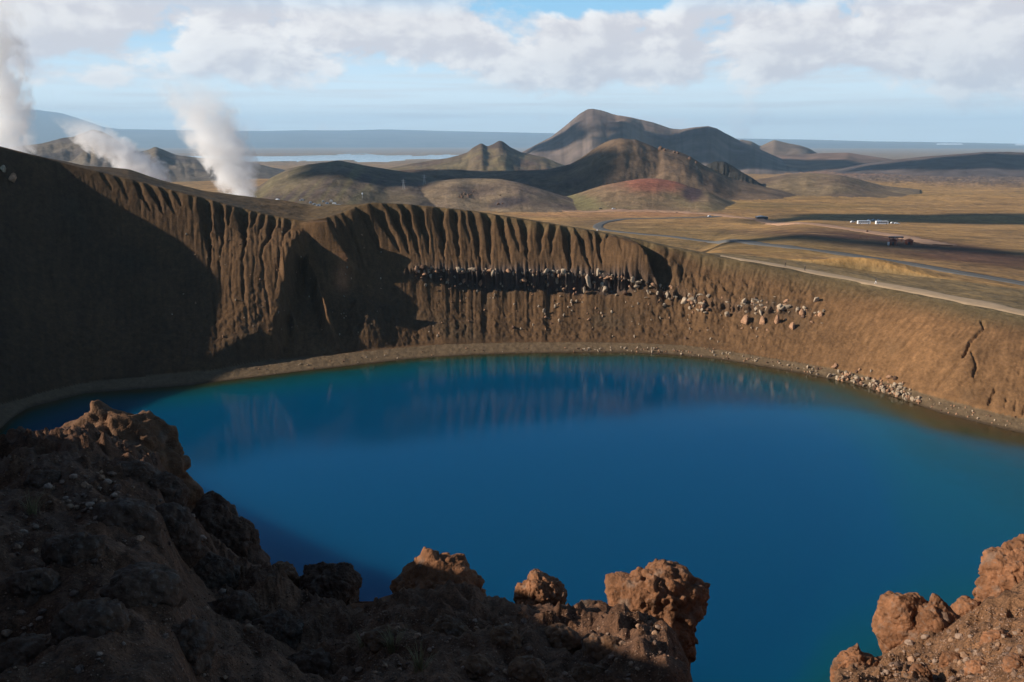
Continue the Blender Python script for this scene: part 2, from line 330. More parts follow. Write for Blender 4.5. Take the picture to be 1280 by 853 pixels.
HID = np.full(RR.shape, -1, np.int8)
for hi, (name, H) in enumerate(HILLS.items()):
    d, wf, wb = H['d'], H['wf'], H['wb']
    yb = 426.5 + F * math.tan(math.atan((HC - np.interp(d, plain_r, plain_z)) / d) - PITCH) + 6
    if name != 'plateau':
        (xa, ya), (xb, y2) = H['pts'][0], H['pts'][-1]
        kx = 1.1 if name == 'lava_knob' else 3.5
        H['pts'] = [(xa - max(0, yb - ya) * kx - 8, yb)] + H['pts'] + [(xb + max(0, yb - y2) * kx + 8, yb)]
    t = curve(H['pts'], sm=.12)
    a0, a1 = paz(*H['pts'][0])[0], paz(*H['pts'][-1])[0]
    j0, j1 = np.searchsorted(TH, a0), np.searchsorted(TH, a1)
    k0, k1 = np.searchsorted(r_, d - wf * 1.02), min(NR, np.searchsorted(r_, d + wb * 1.05))
    rq = RR[j0:j1, k0:k1]; xq, yq = X[j0:j1, k0:k1], Y[j0:j1, k0:k1]
    dd = d + wf * (0 if name == 'plateau' else .22) * fbm(TH[j0:j1] * 14 * (d / 2000) ** .5, TH[j0:j1] * 0 + hi * 3.7, 2)
    zs = HC + t[j0:j1] * dd
    q = (rq - dd[:, None])
    q = np.where(q < 0, q / wf, q / wb)
    prof = np.clip(1 - np.abs(q), 0, 1)
    prof = prof ** H['sharp'] if H['sharp'] != 1 else prof
    prof = prof * (1 - .25 * np.clip(1 - np.abs(q), 0, 1)) / .75 * 1.0
    prof = np.minimum(prof, 1)
    prof = 1 - (1 - prof) ** 1.25
    base = np.interp(rq, plain_r, plain_z) - 3
    hgt = np.maximum(zs[:, None] - base, 0)
    n = fbm(xq / H['nsc'], yq / H['nsc'], 5, .55, ridged=True)
    gl = np.abs(pn2(TT[j0:j1, k0:k1] * d / (H['nsc'] * .35), prof * 1.2 + hi)) - .3
    gl = gl * (0 if name == 'plateau' else .5)
    mid = 4 * prof * (1 - prof)
    zh = base + hgt * prof + hgt * (n * H['amp'] * (.25 + mid) + gl * H['amp'] * 1.3 * mid)
    cur = Z[j0:j1, k0:k1]
    up = zh > cur
    Z[j0:j1, k0:k1] = np.where(up, zh, cur)
    HID[j0:j1, k0:k1] = np.where(up & (prof > .02), hi, HID[j0:j1, k0:k1])

# wide lake far away on the left: sink the ground under it
LAKE2_Z = -100.0
lk = (RR > 7000) & (RR < 14500)
iL0, iL1 = np.searchsorted(r_, 7000), np.searchsorted(r_, 14500)
xl, yl, tl = X[:, iL0:iL1], Y[:, iL0:iL1], TT[:, iL0:iL1]
sh = fbm(xl / 900, yl / 2600, 4) + .7 * fbm(xl / 330 + 4, yl / 800, 3) + .35 - np.abs(tl - R(-9)) / R(13) * .55 + .6 * sstep(7200, 8800, RR[:, iL0:iL1]) - .9 * sstep(10500, 13500, RR[:, iL0:iL1])
m = (HID[:, iL0:iL1] < 0)
Z[:, iL0:iL1] = np.where(m, np.where(sh > .36, LAKE2_Z - 6, np.maximum(Z[:, iL0:iL1], LAKE2_Z + 4)), Z[:, iL0:iL1])

# outside the field of view: the rim ridge the viewer stands on
aa = np.abs(TT)
dxh = X + .5 * Y + 7.5     # low unseen spur left of the viewer, shaped to shade the left foreground
zo_l = (np.interp(Y, [-5, 4, 12, 18, 30], [58.3, 58.3, 56.4, 54.6, 55.5]) + np.interp(Y, [-14, -2, 4, 12, 18, 32], [0, 3.4, 2.8, 1.3, .8, 0]) * np.exp(-(dxh / 3.2) ** 2)
        + 6 * (1 - np.exp(-RR / 140)) + fbm(X / 30, Y / 30, 3) * 2 * sstep(20, 60, RR) + fbm(X / 4, Y / 4, 3) * .5 * sstep(4, 8, RR))
zo_r = 58.3 - 34 * (1 - np.exp(-RR / 150)) + fbm(X / 30, Y / 30, 3) * 1.5 * sstep(5, 40, RR)
zo = np.where(TT < 0, zo_l, zo_r)
zo_far = np.interp(RR, plain_r, plain_z)
zo = zo + (zo_far - zo) * sstep(350, 900, RR)
w = sstep(R(38), R(56), aa)
w = np.maximum(w, sstep(R(32), R(44), aa) * (RR < 200) * sstep(3, 10, RR) * (TT < 0) * (1 - sstep(28, 60, RR)))
w = w * (RR < 2500)
Z = Z * (1 - w) + zo * w

# ------------------------------------------------------------------ ground colours (linear surface colours, some light and shade painted in)
PXX, PYY = project(X, Y, Z)
PXX = np.nan_to_num(PXX, nan=-9999); PYY = np.nan_to_num(PYY, nan=-9999)
C = np.zeros(RR.shape + (3,))
def mixc(mask, colr):
    global C
    C[...] = C + (np.array(colr) - C) * np.clip(mask, 0, 1)[..., None]

# plain
C[:] = (.235, .155, .070)
lw = slice(ip, None)
n1 = fbm(xP / 160, yP / 60, 4); n2 = fbm(xP / 35 + 7, yP / 18, 3); n3 = fbm(xP / 700, yP / 260, 3)
def mixs(sl, mask, colr):
    C[:, sl] = C[:, sl] + (np.array(colr) - C[:, sl]) * np.clip(mask, 0, 1)[..., None]
mixs(lw, sstep(-.1, .5, n1) * .8, (.33, .21, .085))
mixs(lw, sstep(.05, .5, n3 + n2 * .3) * .6, (.155, .120, .045))
mixs(lw, sstep(.1, .55, -n1 + n2 * .4) * .6, (.125, .085, .055))
mixs(lw, sstep(.3, .6, n2) * .35, (.30, .2, .12))
mixs(lw, lavaf * .9, (.105, .085, .08))
mixs(lw, sstep(3500, 7500, rP) * .55, (.13, .11, .085))
# dark red gravel on the plain
def blob(cx, cy, wx, wy, tilt=0., soft=.35, nz=.3):
    dx, dy = PXX[:, lw] - cx, PYY[:, lw] - cy - tilt * (PXX[:, lw] - cx)
    q = np.sqrt((dx / wx) ** 2 + (dy / wy) ** 2) + n2 * nz
    return 1 - sstep(1 - soft, 1 + soft, q)
mixs(lw, blob(1160, 312, 170, 13, .12) * .9, (.06, .032, .027))
mixs(lw, blob(1000, 294, 110, 4, .04) * .8, (.075, .04, .03))
mixs(lw, blob(780, 268, 120, 3.5, 0) * .5, (.25, .12, .075))
mixs(lw, blob(900, 300, 220, 14, .06) * .5, (.11, .09, .04))
mixs(lw, blob(700, 262, 90, 8, .05) * .6, (.36, .23, .115))
mixs(lw, blob(1090, 345, 110, 9, .13) * .5, (.26, .2, .06))
mixs(lw, blob(1000, 210, 160, 9, .02) * .4, (.25, .135, .085))
mixs(lw, blob(1060, 240, 190, 14, .02) * .4, (.30, .2, .08))

for_p = c_(np.clip((PX - 890) / 60, 0, 1)) * np.ones_like(rP)
tram = for_p * sstep(-1, 1, bey) * (1 - sstep(10, 24, bey + 6 * n2))
mixs(lw, tram * .85, (.42, .285, .15))
C[:, lw] *= (1 + .30 * fbm(xP / 9, yP / 9, 4, .6))[..., None]
scr = sstep(.12, .3, fbm(xP / 38 + 3, yP / 30, 5, .62)) * sstep(420, 600, rP)
mixs(lw, scr * .6, (.115, .085, .045))
pal = sstep(.2, .36, fbm(xP / 55 + 13, yP / 24, 5, .62)) * sstep(420, 600, rP)
mixs(lw, pal * .5, (.36, .25, .13))
C[:, lw] *= np.array((1.36, 1.16, .96))
hill_col = {'mountain': ((.13, .095, .08), (.2, .145, .11)), 'mountain_right': ((.15, .105, .075), (.2, .14, .09)), 'twin_peaks': ((.17, .125, .06), (.11, .07, .05)),
            'dark_slope': ((.165, .105, .062), (.095, .062, .042)), 'left_hill': ((.135, .098, .058), (.09, .062, .052)), 'near_hill': ((.21, .145, .085), (.15, .1, .075)),
            'red_hill': ((.22, .14, .075), (.17, .125, .06)), 'far_left_hills': ((.15, .115, .08), (.1, .08, .068)), 'right_rise': ((.2, .12, .08), (.14, .09, .065)),
            'right_hills': ((.12, .085, .07), (.085, .065, .06)), 'lava_knob': ((.035, .032, .028), (.055, .048, .04)), 'grass_rise': ((.205, .14, .075), (.145, .095, .06)),
            'plateau': ((.12, .11, .1), (.09, .085, .085))}
for hi, name in enumerate(HILL_NAMES):
    H = HILLS[name]
    jj, kk_ = np.where(HID == hi)
    if not len(jj): continue
    x, y, z = X[jj, kk_], Y[jj, kk_], Z[jj, kk_]
    s = H['nsc']
    a = sstep(-.25, .4, fbm(x / s / 1.5 + 3, y / s / 1.5, 4))[:, None]
    c1, c2 = map(np.array, hill_col[name])
    cc = c1 * (1 - a) + c2 * a
    b = fbm(x / s * 2.5, y / s * 2.5 + 9, 3)[:, None]
    cc = cc * (1 + .45 * b)
    px, py = PXX[jj, kk_], PYY[jj, kk_]
    if name == 'red_hill':
        rd = sstep(.15, .9, gau(px, 822, 62) * gau(py, 226, 18) + .25 * b[:, 0])[:, None]
        cc = cc * (1 - rd) + np.array((.27, .098, .058)) * rd
        dk = sstep(.3, .8, gau(px, 866, 16) * gau(py, 242, 13) + .2 * b[:, 0])[:, None]
        cc = cc * (1 - dk) + np.array((.075, .045, .045)) * dk
        gr = sstep(.3, .8, gau(px, 715, 45) * gau(py, 254, 14) + .3 * b[:, 0])[:, None]
        cc = cc * (1 - gr) + np.array((.18, .145, .062)) * gr
    if name == 'near_hill':
        gr = sstep(.3, .8, gau(px, 440, 40) * gau(py, 250, 9) + .2 * b[:, 0])[:, None]
        cc = cc * (1 - gr) + np.array((.155, .14, .055)) * gr
        dk = sstep(.3, .8, gau(px - (py - 240) * -1.6, 655, 26) * gau(py, 252, 9) + .3 * b[:, 0])[:, None]
        cc = cc * (1 - dk) + np.array((.085, .062, .055)) * dk
    if name == 'left_hill':
        # olive and violet gravel bands that run down the slope
        st = sstep(-.15, .3, fbm((px - (240 - py) * .9) / 14, py / 60, 3))[:, None] * (1 - sstep(440, 500, px))[:, None]
        cc = cc * (1 - .7 * st) + np.array((.165, .130, .062)) * .7 * st
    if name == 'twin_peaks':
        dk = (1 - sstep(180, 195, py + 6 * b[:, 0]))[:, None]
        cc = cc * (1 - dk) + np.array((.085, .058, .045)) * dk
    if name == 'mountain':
        lt = sstep(.35, .75, gau(px, 790 + (py - 150) * .5, 26) * .9 + .3 * b[:, 0])[:, None]  # paler colour painted where sun falls on the mountain's middle
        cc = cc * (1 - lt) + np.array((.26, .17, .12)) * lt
        gl = sstep(.0, .5, pn2(px / 5, py / 60))[:, None]
        cc = cc * (1 - .25 * gl)
    if name == 'plateau':
        ice = ((np.abs(px - 1187) < 16) & (np.abs(py - 180.3) < .9)) | ((np.abs(px - 1278) < 9) & (np.abs(py - 181) < .9))
        cc = np.where(ice[:, None], np.array((.75, .78, .8)), cc)
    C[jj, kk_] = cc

# crater: brown scoria with streaks down the slope
sl = slice(i0, i1)
crz = (ZONE[:, sl] == 2) | ((ZONE[:, sl] == 3) & (rF < c_(rc) + 14))
streak = fbm(Ul / 1.4, vv * 5 + 2, 4, .6); patch = fbm(U / 26, vv * 2.2 + 5, 3); fine = fbm(X[:, sl] * .9, Y[:, sl] * .9, 3)
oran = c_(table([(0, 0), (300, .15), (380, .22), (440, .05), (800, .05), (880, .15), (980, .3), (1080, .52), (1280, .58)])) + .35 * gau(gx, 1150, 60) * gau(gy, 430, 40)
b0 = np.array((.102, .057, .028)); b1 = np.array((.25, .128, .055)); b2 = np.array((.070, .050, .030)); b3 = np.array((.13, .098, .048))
b0 = b0 * (1 - .3 * c_(table([(180, 1), (300, .5), (420, 0)])))[..., None]  # darker soil at left, darkened further to deepen the wall's shade
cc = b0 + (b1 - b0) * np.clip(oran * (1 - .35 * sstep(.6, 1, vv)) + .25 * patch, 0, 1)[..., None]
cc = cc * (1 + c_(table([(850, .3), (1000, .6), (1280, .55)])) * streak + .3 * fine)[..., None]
m_ = (sstep(.1, .6, -patch + .3 * streak) * .55)[..., None]; cc = cc + (b2 - cc) * m_
m_ = (sstep(c_(table([(0, .94), (850, .92), (1000, .7), (1280, .72)])), 1.05, v + .1 * patch) * c_(table([(0, .1), (250, .3), (800, .6), (1280, .85)])))[..., None]; cc = cc + (b3 * (1 + .3 * fine)[..., None] - cc) * m_
# reddish seams low on the wall, dark rock in the ledge
m_ = (gau(db, .2, 1.4) * c_(bstr) * .85)[..., None]; cc = cc + (np.array((.11, .08, .065)) * (1 + .6 * fine)[..., None] - cc) * m_
m_ = (gau(gx, 427, 9) * gau(gy, 338, 10) * 1.1)[..., None]; cc = cc + (np.array((.3, .13, .06)) - cc) * np.clip(m_, 0, 1)
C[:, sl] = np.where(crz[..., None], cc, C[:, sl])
# shore
shz = ZONE[:, sl] == 1
cs = np.array((.150, .100, .056)) * (1 + .3 * fine + .2 * fbm(X[:, sl] * 3, Y[:, sl] * 3, 2))[..., None]
wet = (1 - sstep(.2, 1.6, rF - c_(rs)))[..., None]
cs = cs * (1 - .5 * wet)
C[:, sl] = np.where(shz[..., None], cs, C[:, sl])
# viewer's slope
sn = slice(0, i45)
fnear = np.where((ZONE[:, sn] == 0)[..., None], 1, 0) * np.ones(3)
nn = fbm(X[:, sn] * 1.1, Y[:, sn] * 1.1, 4); nf = fbm(X[:, sn] * 9, Y[:, sn] * 9, 3)
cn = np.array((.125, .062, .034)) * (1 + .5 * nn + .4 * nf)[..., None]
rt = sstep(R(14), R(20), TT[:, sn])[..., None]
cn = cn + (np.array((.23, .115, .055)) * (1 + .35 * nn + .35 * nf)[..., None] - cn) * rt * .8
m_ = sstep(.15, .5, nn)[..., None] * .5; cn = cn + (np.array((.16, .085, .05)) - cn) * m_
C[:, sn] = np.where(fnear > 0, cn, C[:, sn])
C = np.clip(C, .01, .8)

# ------------------------------------------------------------------ helpers for objects
def tag(o, label=None, cat=None, group=None, kind=None):
    if label: o['label'] = label
    if cat: o['category'] = cat
    if group: o['group'] = group
    if kind: o['kind'] = kind
    return o

def np_mesh(name, V, Q, mat, colors=None, smooth_=True):
    me = bpy.data.meshes.new(name)
    n = Q.shape[1]
    me.vertices.add(len(V)); me.vertices.foreach_set('co', np.ascontiguousarray(V, np.float32).ravel())
    me.loops.add(Q.size); me.loops.foreach_set('vertex_index', np.ascontiguousarray(Q, np.int32).ravel())
    me.polygons.add(len(Q)); me.polygons.foreach_set('loop_start', np.arange(0, Q.size, n, dtype=np.int32))
    if smooth_: me.polygons.foreach_set('use_smooth', np.ones(len(Q), bool))
    me.update(calc_edges=True)
    if colors is not None:
        at = me.color_attributes.new('soil', 'FLOAT_COLOR', 'POINT')
        cb = np.ones((len(V), 4), np.float32); cb[:, :colors.shape[1]] = colors
        at.data.foreach_set('color', cb.ravel())
    if mat: me.materials.append(mat)
    o = bpy.data.objects.new(name, me); col.objects.link(o)
    return o

class NT_:
    def __init__(s, tree): s.t = tree; s.n = tree.nodes; s.l = tree.links
    def new(s, typ, **kw):
        n = s.n.new(typ)
        for k_, v_ in kw.items():
            if k_.startswith('i_'):
                key = k_[2:]; key = int(key) if key.isdigit() else key.replace('_', ' ')
                n.inputs[key].default_value = v_
            else: setattr(n, k_, v_)
        return n
    def link(s, a, b): s.l.new(a, b)
    def val(s, sock, x):
        if hasattr(x, 'is_linked'): s.l.new(x, sock)
        else: sock.default_value = x
    def math(s, op, a, b=0., c=None, clamp=False):
        n = s.n.new('ShaderNodeMath'); n.operation = op; n.use_clamp = clamp
        s.val(n.inputs[0], a); s.val(n.inputs[1], b)
        if c is not None: s.val(n.inputs[2], c)
        return n.outputs[0]
    def noise(s, vec, scale, detail=4., rough=.55, dist=0.):
        n = s.n.new('ShaderNodeTexNoise'); n.inputs['Scale'].default_value = scale; n.inputs['Detail'].default_value = detail
        n.inputs['Roughness'].default_value = rough; n.inputs['Distortion'].default_value = dist
        if vec is not None: s.l.new(vec, n.inputs['Vector'])
        return n.outputs['Fac']
    def mapr(s, x, a, b, c=0., d=1., smooth=True):
        n = s.n.new('ShaderNodeMapRange'); n.interpolation_type = 'SMOOTHSTEP' if smooth else 'LINEAR'
        s.val(n.inputs[0], x)
        for i_, q in enumerate((a, b, c, d)): n.inputs[i_ + 1].default_value = q
        return n.outputs[0]
    def mix(s, f, a, b, mode='MIX'):
        n = s.n.new('ShaderNodeMix'); n.data_type = 'RGBA'; n.blend_type = mode
        s.val(n.inputs[0], f)
        for sock, x in ((n.inputs[6], a), (n.inputs[7], b)):
            if hasattr(x, 'is_linked'): s.l.new(x, sock)
            else: sock.default_value = (*x[:3], 1)
        return n.outputs[2]

def mat_new(name):
    m = bpy.data.materials.new(name); m.use_nodes = True
    nt = NT_(m.node_tree); bs = m.node_tree.nodes['Principled BSDF']
    return m, nt, bs

def soil_mat(name, scales, bumps, contrast=.5, rough=.95):
    """soil: stored surface colour, grain at several sizes, bumps of the same grain"""
    m, t, b = mat_new(name)
    at = t.new('ShaderNodeAttribute', attribute_name='soil')
    co = t.new('ShaderNodeNewGeometry').outputs['Position']
    c = at.outputs['Color']; hsum = None
    for s_, bp in zip(scales, bumps):
        f = t.noise(co, s_, 5., .62)
        k_ = t.mapr(f, .25, .75, 1 - contrast, 1 + contrast, False)
        vm = t.new('ShaderNodeVectorMath', operation='SCALE'); t.link(c, vm.inputs[0]); t.link(k_, vm.inputs['Scale']); c = vm.outputs[0]
        hh = t.math('MULTIPLY', f, bp)
        hsum = hh if hsum is None else t.math('ADD', hsum, hh)
    t.link(c, b.inputs['Base Color']); b.inputs['Roughness'].default_value = rough
    b.inputs['Specular IOR Level'].default_value = .15
    bu = t.new('ShaderNodeBump'); bu.inputs['Distance'].default_value = 1.; bu.inputs['Strength'].default_value = 1.
    t.link(hsum, bu.inputs['Height']); t.link(bu.outputs[0], b.inputs['Normal'])
    return m

M_near = soil_mat('scoria_soil_near', (4, 22, 70), (.10, .03, .008), .45)
M_wall = soil_mat('scoria_slope_soil', (.5, 1.8, 6), (.12, .16, .06), .22)
M_far = soil_mat('moor_soil', (.015, .09, .4), (5., 1.6, .3), .35)
M_distant = soil_mat('distant_soil', (.0015, .008), (10., 4.), .3)

idx = np.arange(NT * NR).reshape(NT, NR)
zoneq = ZONE.copy()
zoneq = np.where(HID >= 0, 10 + HID, zoneq)
zoneq[(zoneq == 1) & (np.abs(TT) > R(40))] = 3
zoneq[(zoneq == 2) & (np.abs(TT) > R(44))] = 3
Vall = np.stack([X, Y, Z], -1).reshape(-1, 3)
Call = C.reshape(-1, 3)
Qall = np.stack([idx[:-1, :-1], idx[:-1, 1:], idx[1:, 1:], idx[1:, :-1]], -1).reshape(-1, 4)[:, ::-1]
# close the ring behind the viewer
qz = zoneq[:-1, :-1].reshape(-1)
def submesh(name, mask, mat):
    Q = Qall[mask]
    if not len(Q): return None
    u, inv = np.unique(Q, return_inverse=True)
    o = np_mesh(name, Vall[u], inv.reshape(-1, 4), mat, Call[u])
    return tag(o, kind='structure')
qr = np.broadcast_to(r_[None, :-1], (NT - 1, NR - 1)).reshape(-1)
submesh('ground', (qz == 0) & (qr < 160), M_near)
submesh('lake_bed', (qz == 0) & (qr >= 160), M_wall)
submesh('shore', qz == 1, M_wall)
submesh('crater_slope', qz == 2, M_wall)
submesh('plain', (qz == 3), M_far)
for hi, name in enumerate(HILL_NAMES):
    nm = 'mountain' if name.startswith('mountain') else ('plateau' if name == 'plateau' else 'hill')
    submesh(nm, qz == 10 + hi, M_distant if HILLS[name]['d'] > 4000 else M_far)

# heights and picture rays on the finished ground
def hgt(x, y):
    a = math.atan2(x, y); r = math.hypot(x, y)
    i = min(max(np.searchsorted(TH, a) - 1, 0), NT - 2); j = min(max(np.searchsorted(r_, r) - 1, 0), NR - 2)
    u = (a - TH[i]) / (TH[i + 1] - TH[i]); w_ = (r - r_[j]) / (r_[j + 1] - r_[j])
    return float((Z[i, j] * (1 - u) + Z[i + 1, j] * u) * (1 - w_) + (Z[i, j + 1] * (1 - u) + Z[i + 1, j + 1] * u) * w_)

def ground_at(px, py, rmin=2.):
    a, t = paz(px, py)
    i = min(max(np.searchsorted(TH, a) - 1, 0), NT - 2); u = (a - TH[i]) / (TH[i + 1] - TH[i])
    zc_ = Z[i] * (1 - u) + Z[i + 1] * u
    d = zc_ - (HC + t * r_)
    ok = np.where((d >= 0) & (r_ > rmin))[0]
    if not len(ok): return None
    j = ok[0]
    if j == 0: r = r_[0]
    else:
        d0, d1 = d[j - 1], d[j]; r = r_[j - 1] + (r_[j] - r_[j - 1]) * (-d0) / (d1 - d0 + 1e-9)
    x, y = r * math.sin(a), r * math.cos(a)
    return Vector((x, y, hgt(x, y)))

# ------------------------------------------------------------------ water
def lake_mat():
    m, t, b = mat_new('crater_lake_water')
    at = t.new('ShaderNodeAttribute', attribute_name='soil')
    sep = t.new('ShaderNodeSeparateColor'); t.link(at.outputs['Color'], sep.inputs[0])
    co = t.new('ShaderNodeNewGeometry').outputs['Position']
    n_ = t.noise(co, .05, 4.); n2_ = t.noise(co, .25, 3.)
    dep = t.math('ADD', sep.outputs[0], t.math('MULTIPLY', t.math('SUBTRACT', n_, .5), .10))
    dep = t.math('ADD', dep, t.math('MULTIPLY', t.math('SUBTRACT', n2_, .5), .05))
    rp = t.new('ShaderNodeValToRGB'); t.link(dep, rp.inputs[0])
    cr = rp.color_ramp
    stops = [(0., (.050, .040, .018)), (.05, (.030, .044, .020)), (.12, (.005, .060, .062)), (.25, (.001, .072, .110)), (.5, (.0002, .062, .138)), (1., (.0002, .056, .134))]
    cr.elements[0].position = stops[0][0]; cr.elements[0].color = (*stops[0][1], 1)
    cr.elements[1].position = stops[-1][0]; cr.elements[1].color = (*stops[-1][1], 1)
    for p_, c2_ in stops[1:-1]:
        e = cr.elements.new(p_); e.color = (*c2_, 1)
    t.link(rp.outputs[0], b.inputs['Base Color'])
    b.subsurface_method = 'BURLEY'; b.inputs['Subsurface Weight'].default_value = 1.; b.inputs['Subsurface Radius'].default_value = (8, 14, 18); b.inputs['Subsurface Scale'].default_value = 1.
    t.link(t.mapr(t.noise(co, .022, 4., .6, .6), .38, .66, .01, .10), b.inputs['Roughness']); b.inputs['IOR'].default_value = 1.33; b.inputs['Specular IOR Level'].default_value = .30
    mp = t.new('ShaderNodeMapping'); mp.inputs['Scale'].default_value = (1, 1.6, 1); mp.inputs['Rotation'].default_value = (0, 0, R(20)); t.link(co, mp.inputs[0])
    h1 = t.noise(mp.outputs[0], 1.1, 3., .5); h2 = t.noise(mp.outputs[0], 4., 2., .5)
    hh = t.math('ADD', t.math('MULTIPLY', h1, .010), t.math('MULTIPLY', h2, .005))
    bu = t.new('ShaderNodeBump'); bu.inputs['Distance'].default_value = 1; bu.inputs['Strength'].default_value = .8
    t.link(hh, bu.inputs['Height']); t.link(bu.outputs[0], b.inputs['Normal'])
    return m
jl = np.where((TH > R(-62)) & (TH < R(62)))[0][::4]
rl = np.concatenate([np.linspace(40, 160, 60), np.linspace(161, 300, 140)])
kl = np.unique(np.clip(np.searchsorted(r_, rl), 0, NR - 1))
rw = r_[kl]
tw = TH[jl]
RW, TW = np.meshgrid(rw, tw)
depth = -Z[np.ix_(jl, kl)]
Vw = np.stack([RW * np.sin(TW), RW * np.cos(TW), np.zeros_like(RW)], -1).reshape(-1, 3)
iw = np.arange(RW.size).reshape(RW.shape)
Qw = np.stack([iw[:-1, :-1], iw[:-1, 1:], iw[1:, 1:], iw[1:, :-1]], -1).reshape(-1, 4)[:, ::-1]
dq = np.maximum.reduce([depth[:-1, :-1], depth[:-1, 1:], depth[1:, 1:], depth[1:, :-1]]).reshape(-1)
cw = np.repeat(np.clip(depth.reshape(-1, 1) / 16, 0, 1), 3, 1)
kq = dq > -.5
uq, inv = np.unique(Qw[kq], return_inverse=True)
lake = np_mesh('lake', Vw[uq], inv.reshape(-1, 4), lake_mat(), cw[uq]); tag(lake, kind='structure')

m, t, b = mat_new('far_water'); b.inputs['Base Color'].default_value = (.4, .48, .52, 1); b.inputs['Roughness'].default_value = .08
a_ = np.linspace(R(-24), R(6), 60); q_ = np.array([7000, 10000, 15000.])
RA, AA = np.meshgrid(q_, a_)
Vf = np.stack([RA * np.sin(AA), RA * np.cos(AA), RA * 0 + LAKE2_Z], -1).reshape(-1, 3)
iw = np.arange(RA.size).reshape(RA.shape)
Qf = np.stack([iw[:-1, :-1], iw[:-1, 1:], iw[1:, 1:], iw[1:, :-1]], -1).reshape(-1, 4)[:, ::-1]
tag(np_mesh('water', Vf, Qf, m), kind='structure')

#--OBJECTS--
# ------------------------------------------------------------------ rocks
def pn3(p, s):
    x, y, z = p[:, 0] * s, p[:, 1] * s, p[:, 2] * s
    return (pn2(x + 3.1, y + z * .37) + pn2(y + 11.7, z + x * .41) + pn2(z + 23.3, x + y * .29)) * .6
def fb3(p, s, n=4, g=.5):
    o = 0; a = 1.; t = 0
    for i in range(n):
        o = o + a * pn3(p + 9.1 * i, s * 2 ** i); t += a; a *= g
    return o / t
_ICO = {}
def ico(sub):
    if sub not in _ICO:
        bm = bmesh.new(); bmesh.ops.create_icosphere(bm, subdivisions=sub, radius=1)
        V = np.array([v.co[:] for v in bm.verts]); T_ = np.array([[v.index for v in f.verts] for f in bm.faces]); bm.free()
        _ICO[sub] = (V, T_)
    return _ICO[sub]

def smooth_union(P, blobs, k):
    """blobs: centre(3), radii(3) -> signed distance-like value"""
    d = None
    for c, rad in blobs:
        q = (P - c) / rad
        l = np.linalg.norm(q, axis=1)
        e = (l - 1) * min(rad)
        if d is None: d = e
        else:
            h = np.clip(.5 + .5 * (e - d) / k, 0, 1); d = e + (d - e) * h - k * h * (1 - h)
    return d

def star_shape(blobs, sub, k):
    D, T_ = ico(sub)
    c = np.mean([b[0] for b in blobs], axis=0)
    far = max(np.linalg.norm(b[0] - c) + max(b[1]) for b in blobs) * 1.15
    best = np.zeros(len(D))
    ts = np.linspace(far, 0, 60)
    hit = np.zeros(len(D), bool)
    for t_ in ts:
        ins = (smooth_union(c + D * t_, blobs, k) < 0) & ~hit
        best[ins] = t_; hit |= ins
    lo, hi_ = best, best + far / 59
    for _ in range(8):
        m_ = (lo + hi_) / 2
        ins = smooth_union(c + D * m_[:, None], blobs, k) < 0
        lo = np.where(ins, m_, lo); hi_ = np.where(ins, hi_, m_)
    return c + D * lo[:, None], D, T_

def cells(P, size, seed, frac=1.):
    """rounded clasts: height of the nearest of many scattered pebbles"""
    rg = np.random.default_rng(seed)
    lo, hi_ = P.min(0) - size, P.max(0) + size
    g = np.floor((P - lo) / size).astype(int)
    out = np.zeros(len(P))
    for dx in (-1, 0, 1):
        for dy in (-1, 0, 1):
            for dz in (-1, 0, 1):
                q = g + (dx, dy, dz)
                h = (q[:, 0] * 73856093 ^ q[:, 1] * 19349663 ^ q[:, 2] * 83492791) + seed * 977
                r1 = (h * 1103515245 + 12345 & 0x7fffffff) / 0x7fffffff
                r2 = (h * 22695477 + 1 & 0x7fffffff) / 0x7fffffff
                r3 = (h * 134775813 + 7 & 0x7fffffff) / 0x7fffffff
                r4 = (h * 69069 + 5 & 0x7fffffff) / 0x7fffffff
                ctr = lo + (q + np.stack([r1, r2, r3], 1)) * size
                rad = size * (.35 + .55 * r4)
                d = np.linalg.norm(P - ctr, axis=1) / rad
                out = np.maximum(out, np.sqrt(np.clip(1 - d * d, 0, 1)) * (.4 + .6 * r4))
    return out

def rock_arrays(blobs, sub, size, seed, lump=1., k=None):
    V, D, T_ = star_shape(blobs, sub, k or size * .10)
    o = np.full(3, seed * 3.7)
    ctr = np.mean([b_[0] for b_ in blobs], axis=0); g_ = np.random.default_rng(seed)
    for _ in range(16):                                  # broken faces
        n_ = g_.normal(0, 1, 3); n_ /= np.linalg.norm(n_); q_ = (V - ctr) @ n_
        h_ = np.quantile(q_, g_.uniform(.90, .985)); over = q_ > h_
        V[over] -= n_ * ((q_[over] - h_) * .75)[:, None]
    h = fb3(V + o, 1.2 / size * 2, 3) * .12 * size
    V = V + D * h[:, None]
    c1 = cells(V, size * .20, seed); c2 = cells(V, size * .085, seed + 5); c3 = cells(V, size * .036, seed + 9) if sub >= 6 else 0
    amp = sstep(-.35, .25, fb3(V + o, 1.6 / size, 2))
    rdg = 1 - np.abs(fb3(V + o * 3, 3.1 / size, 4, .6)) * 2.4
    disp = lump * size * (.038 * c1 * amp + .040 * c2 * (.3 + .7 * amp) + .022 * c3 + .05 * rdg) + fb3(V + o, 9 / size, 3) * size * .02
    crack = np.abs(fb3(V + o * 2, 2.2 / size, 3)); disp = disp - lump * size * .05 * (1 - sstep(0, .09, crack))
    V = V + D * disp[:, None]
    return V, T_, c2, amp

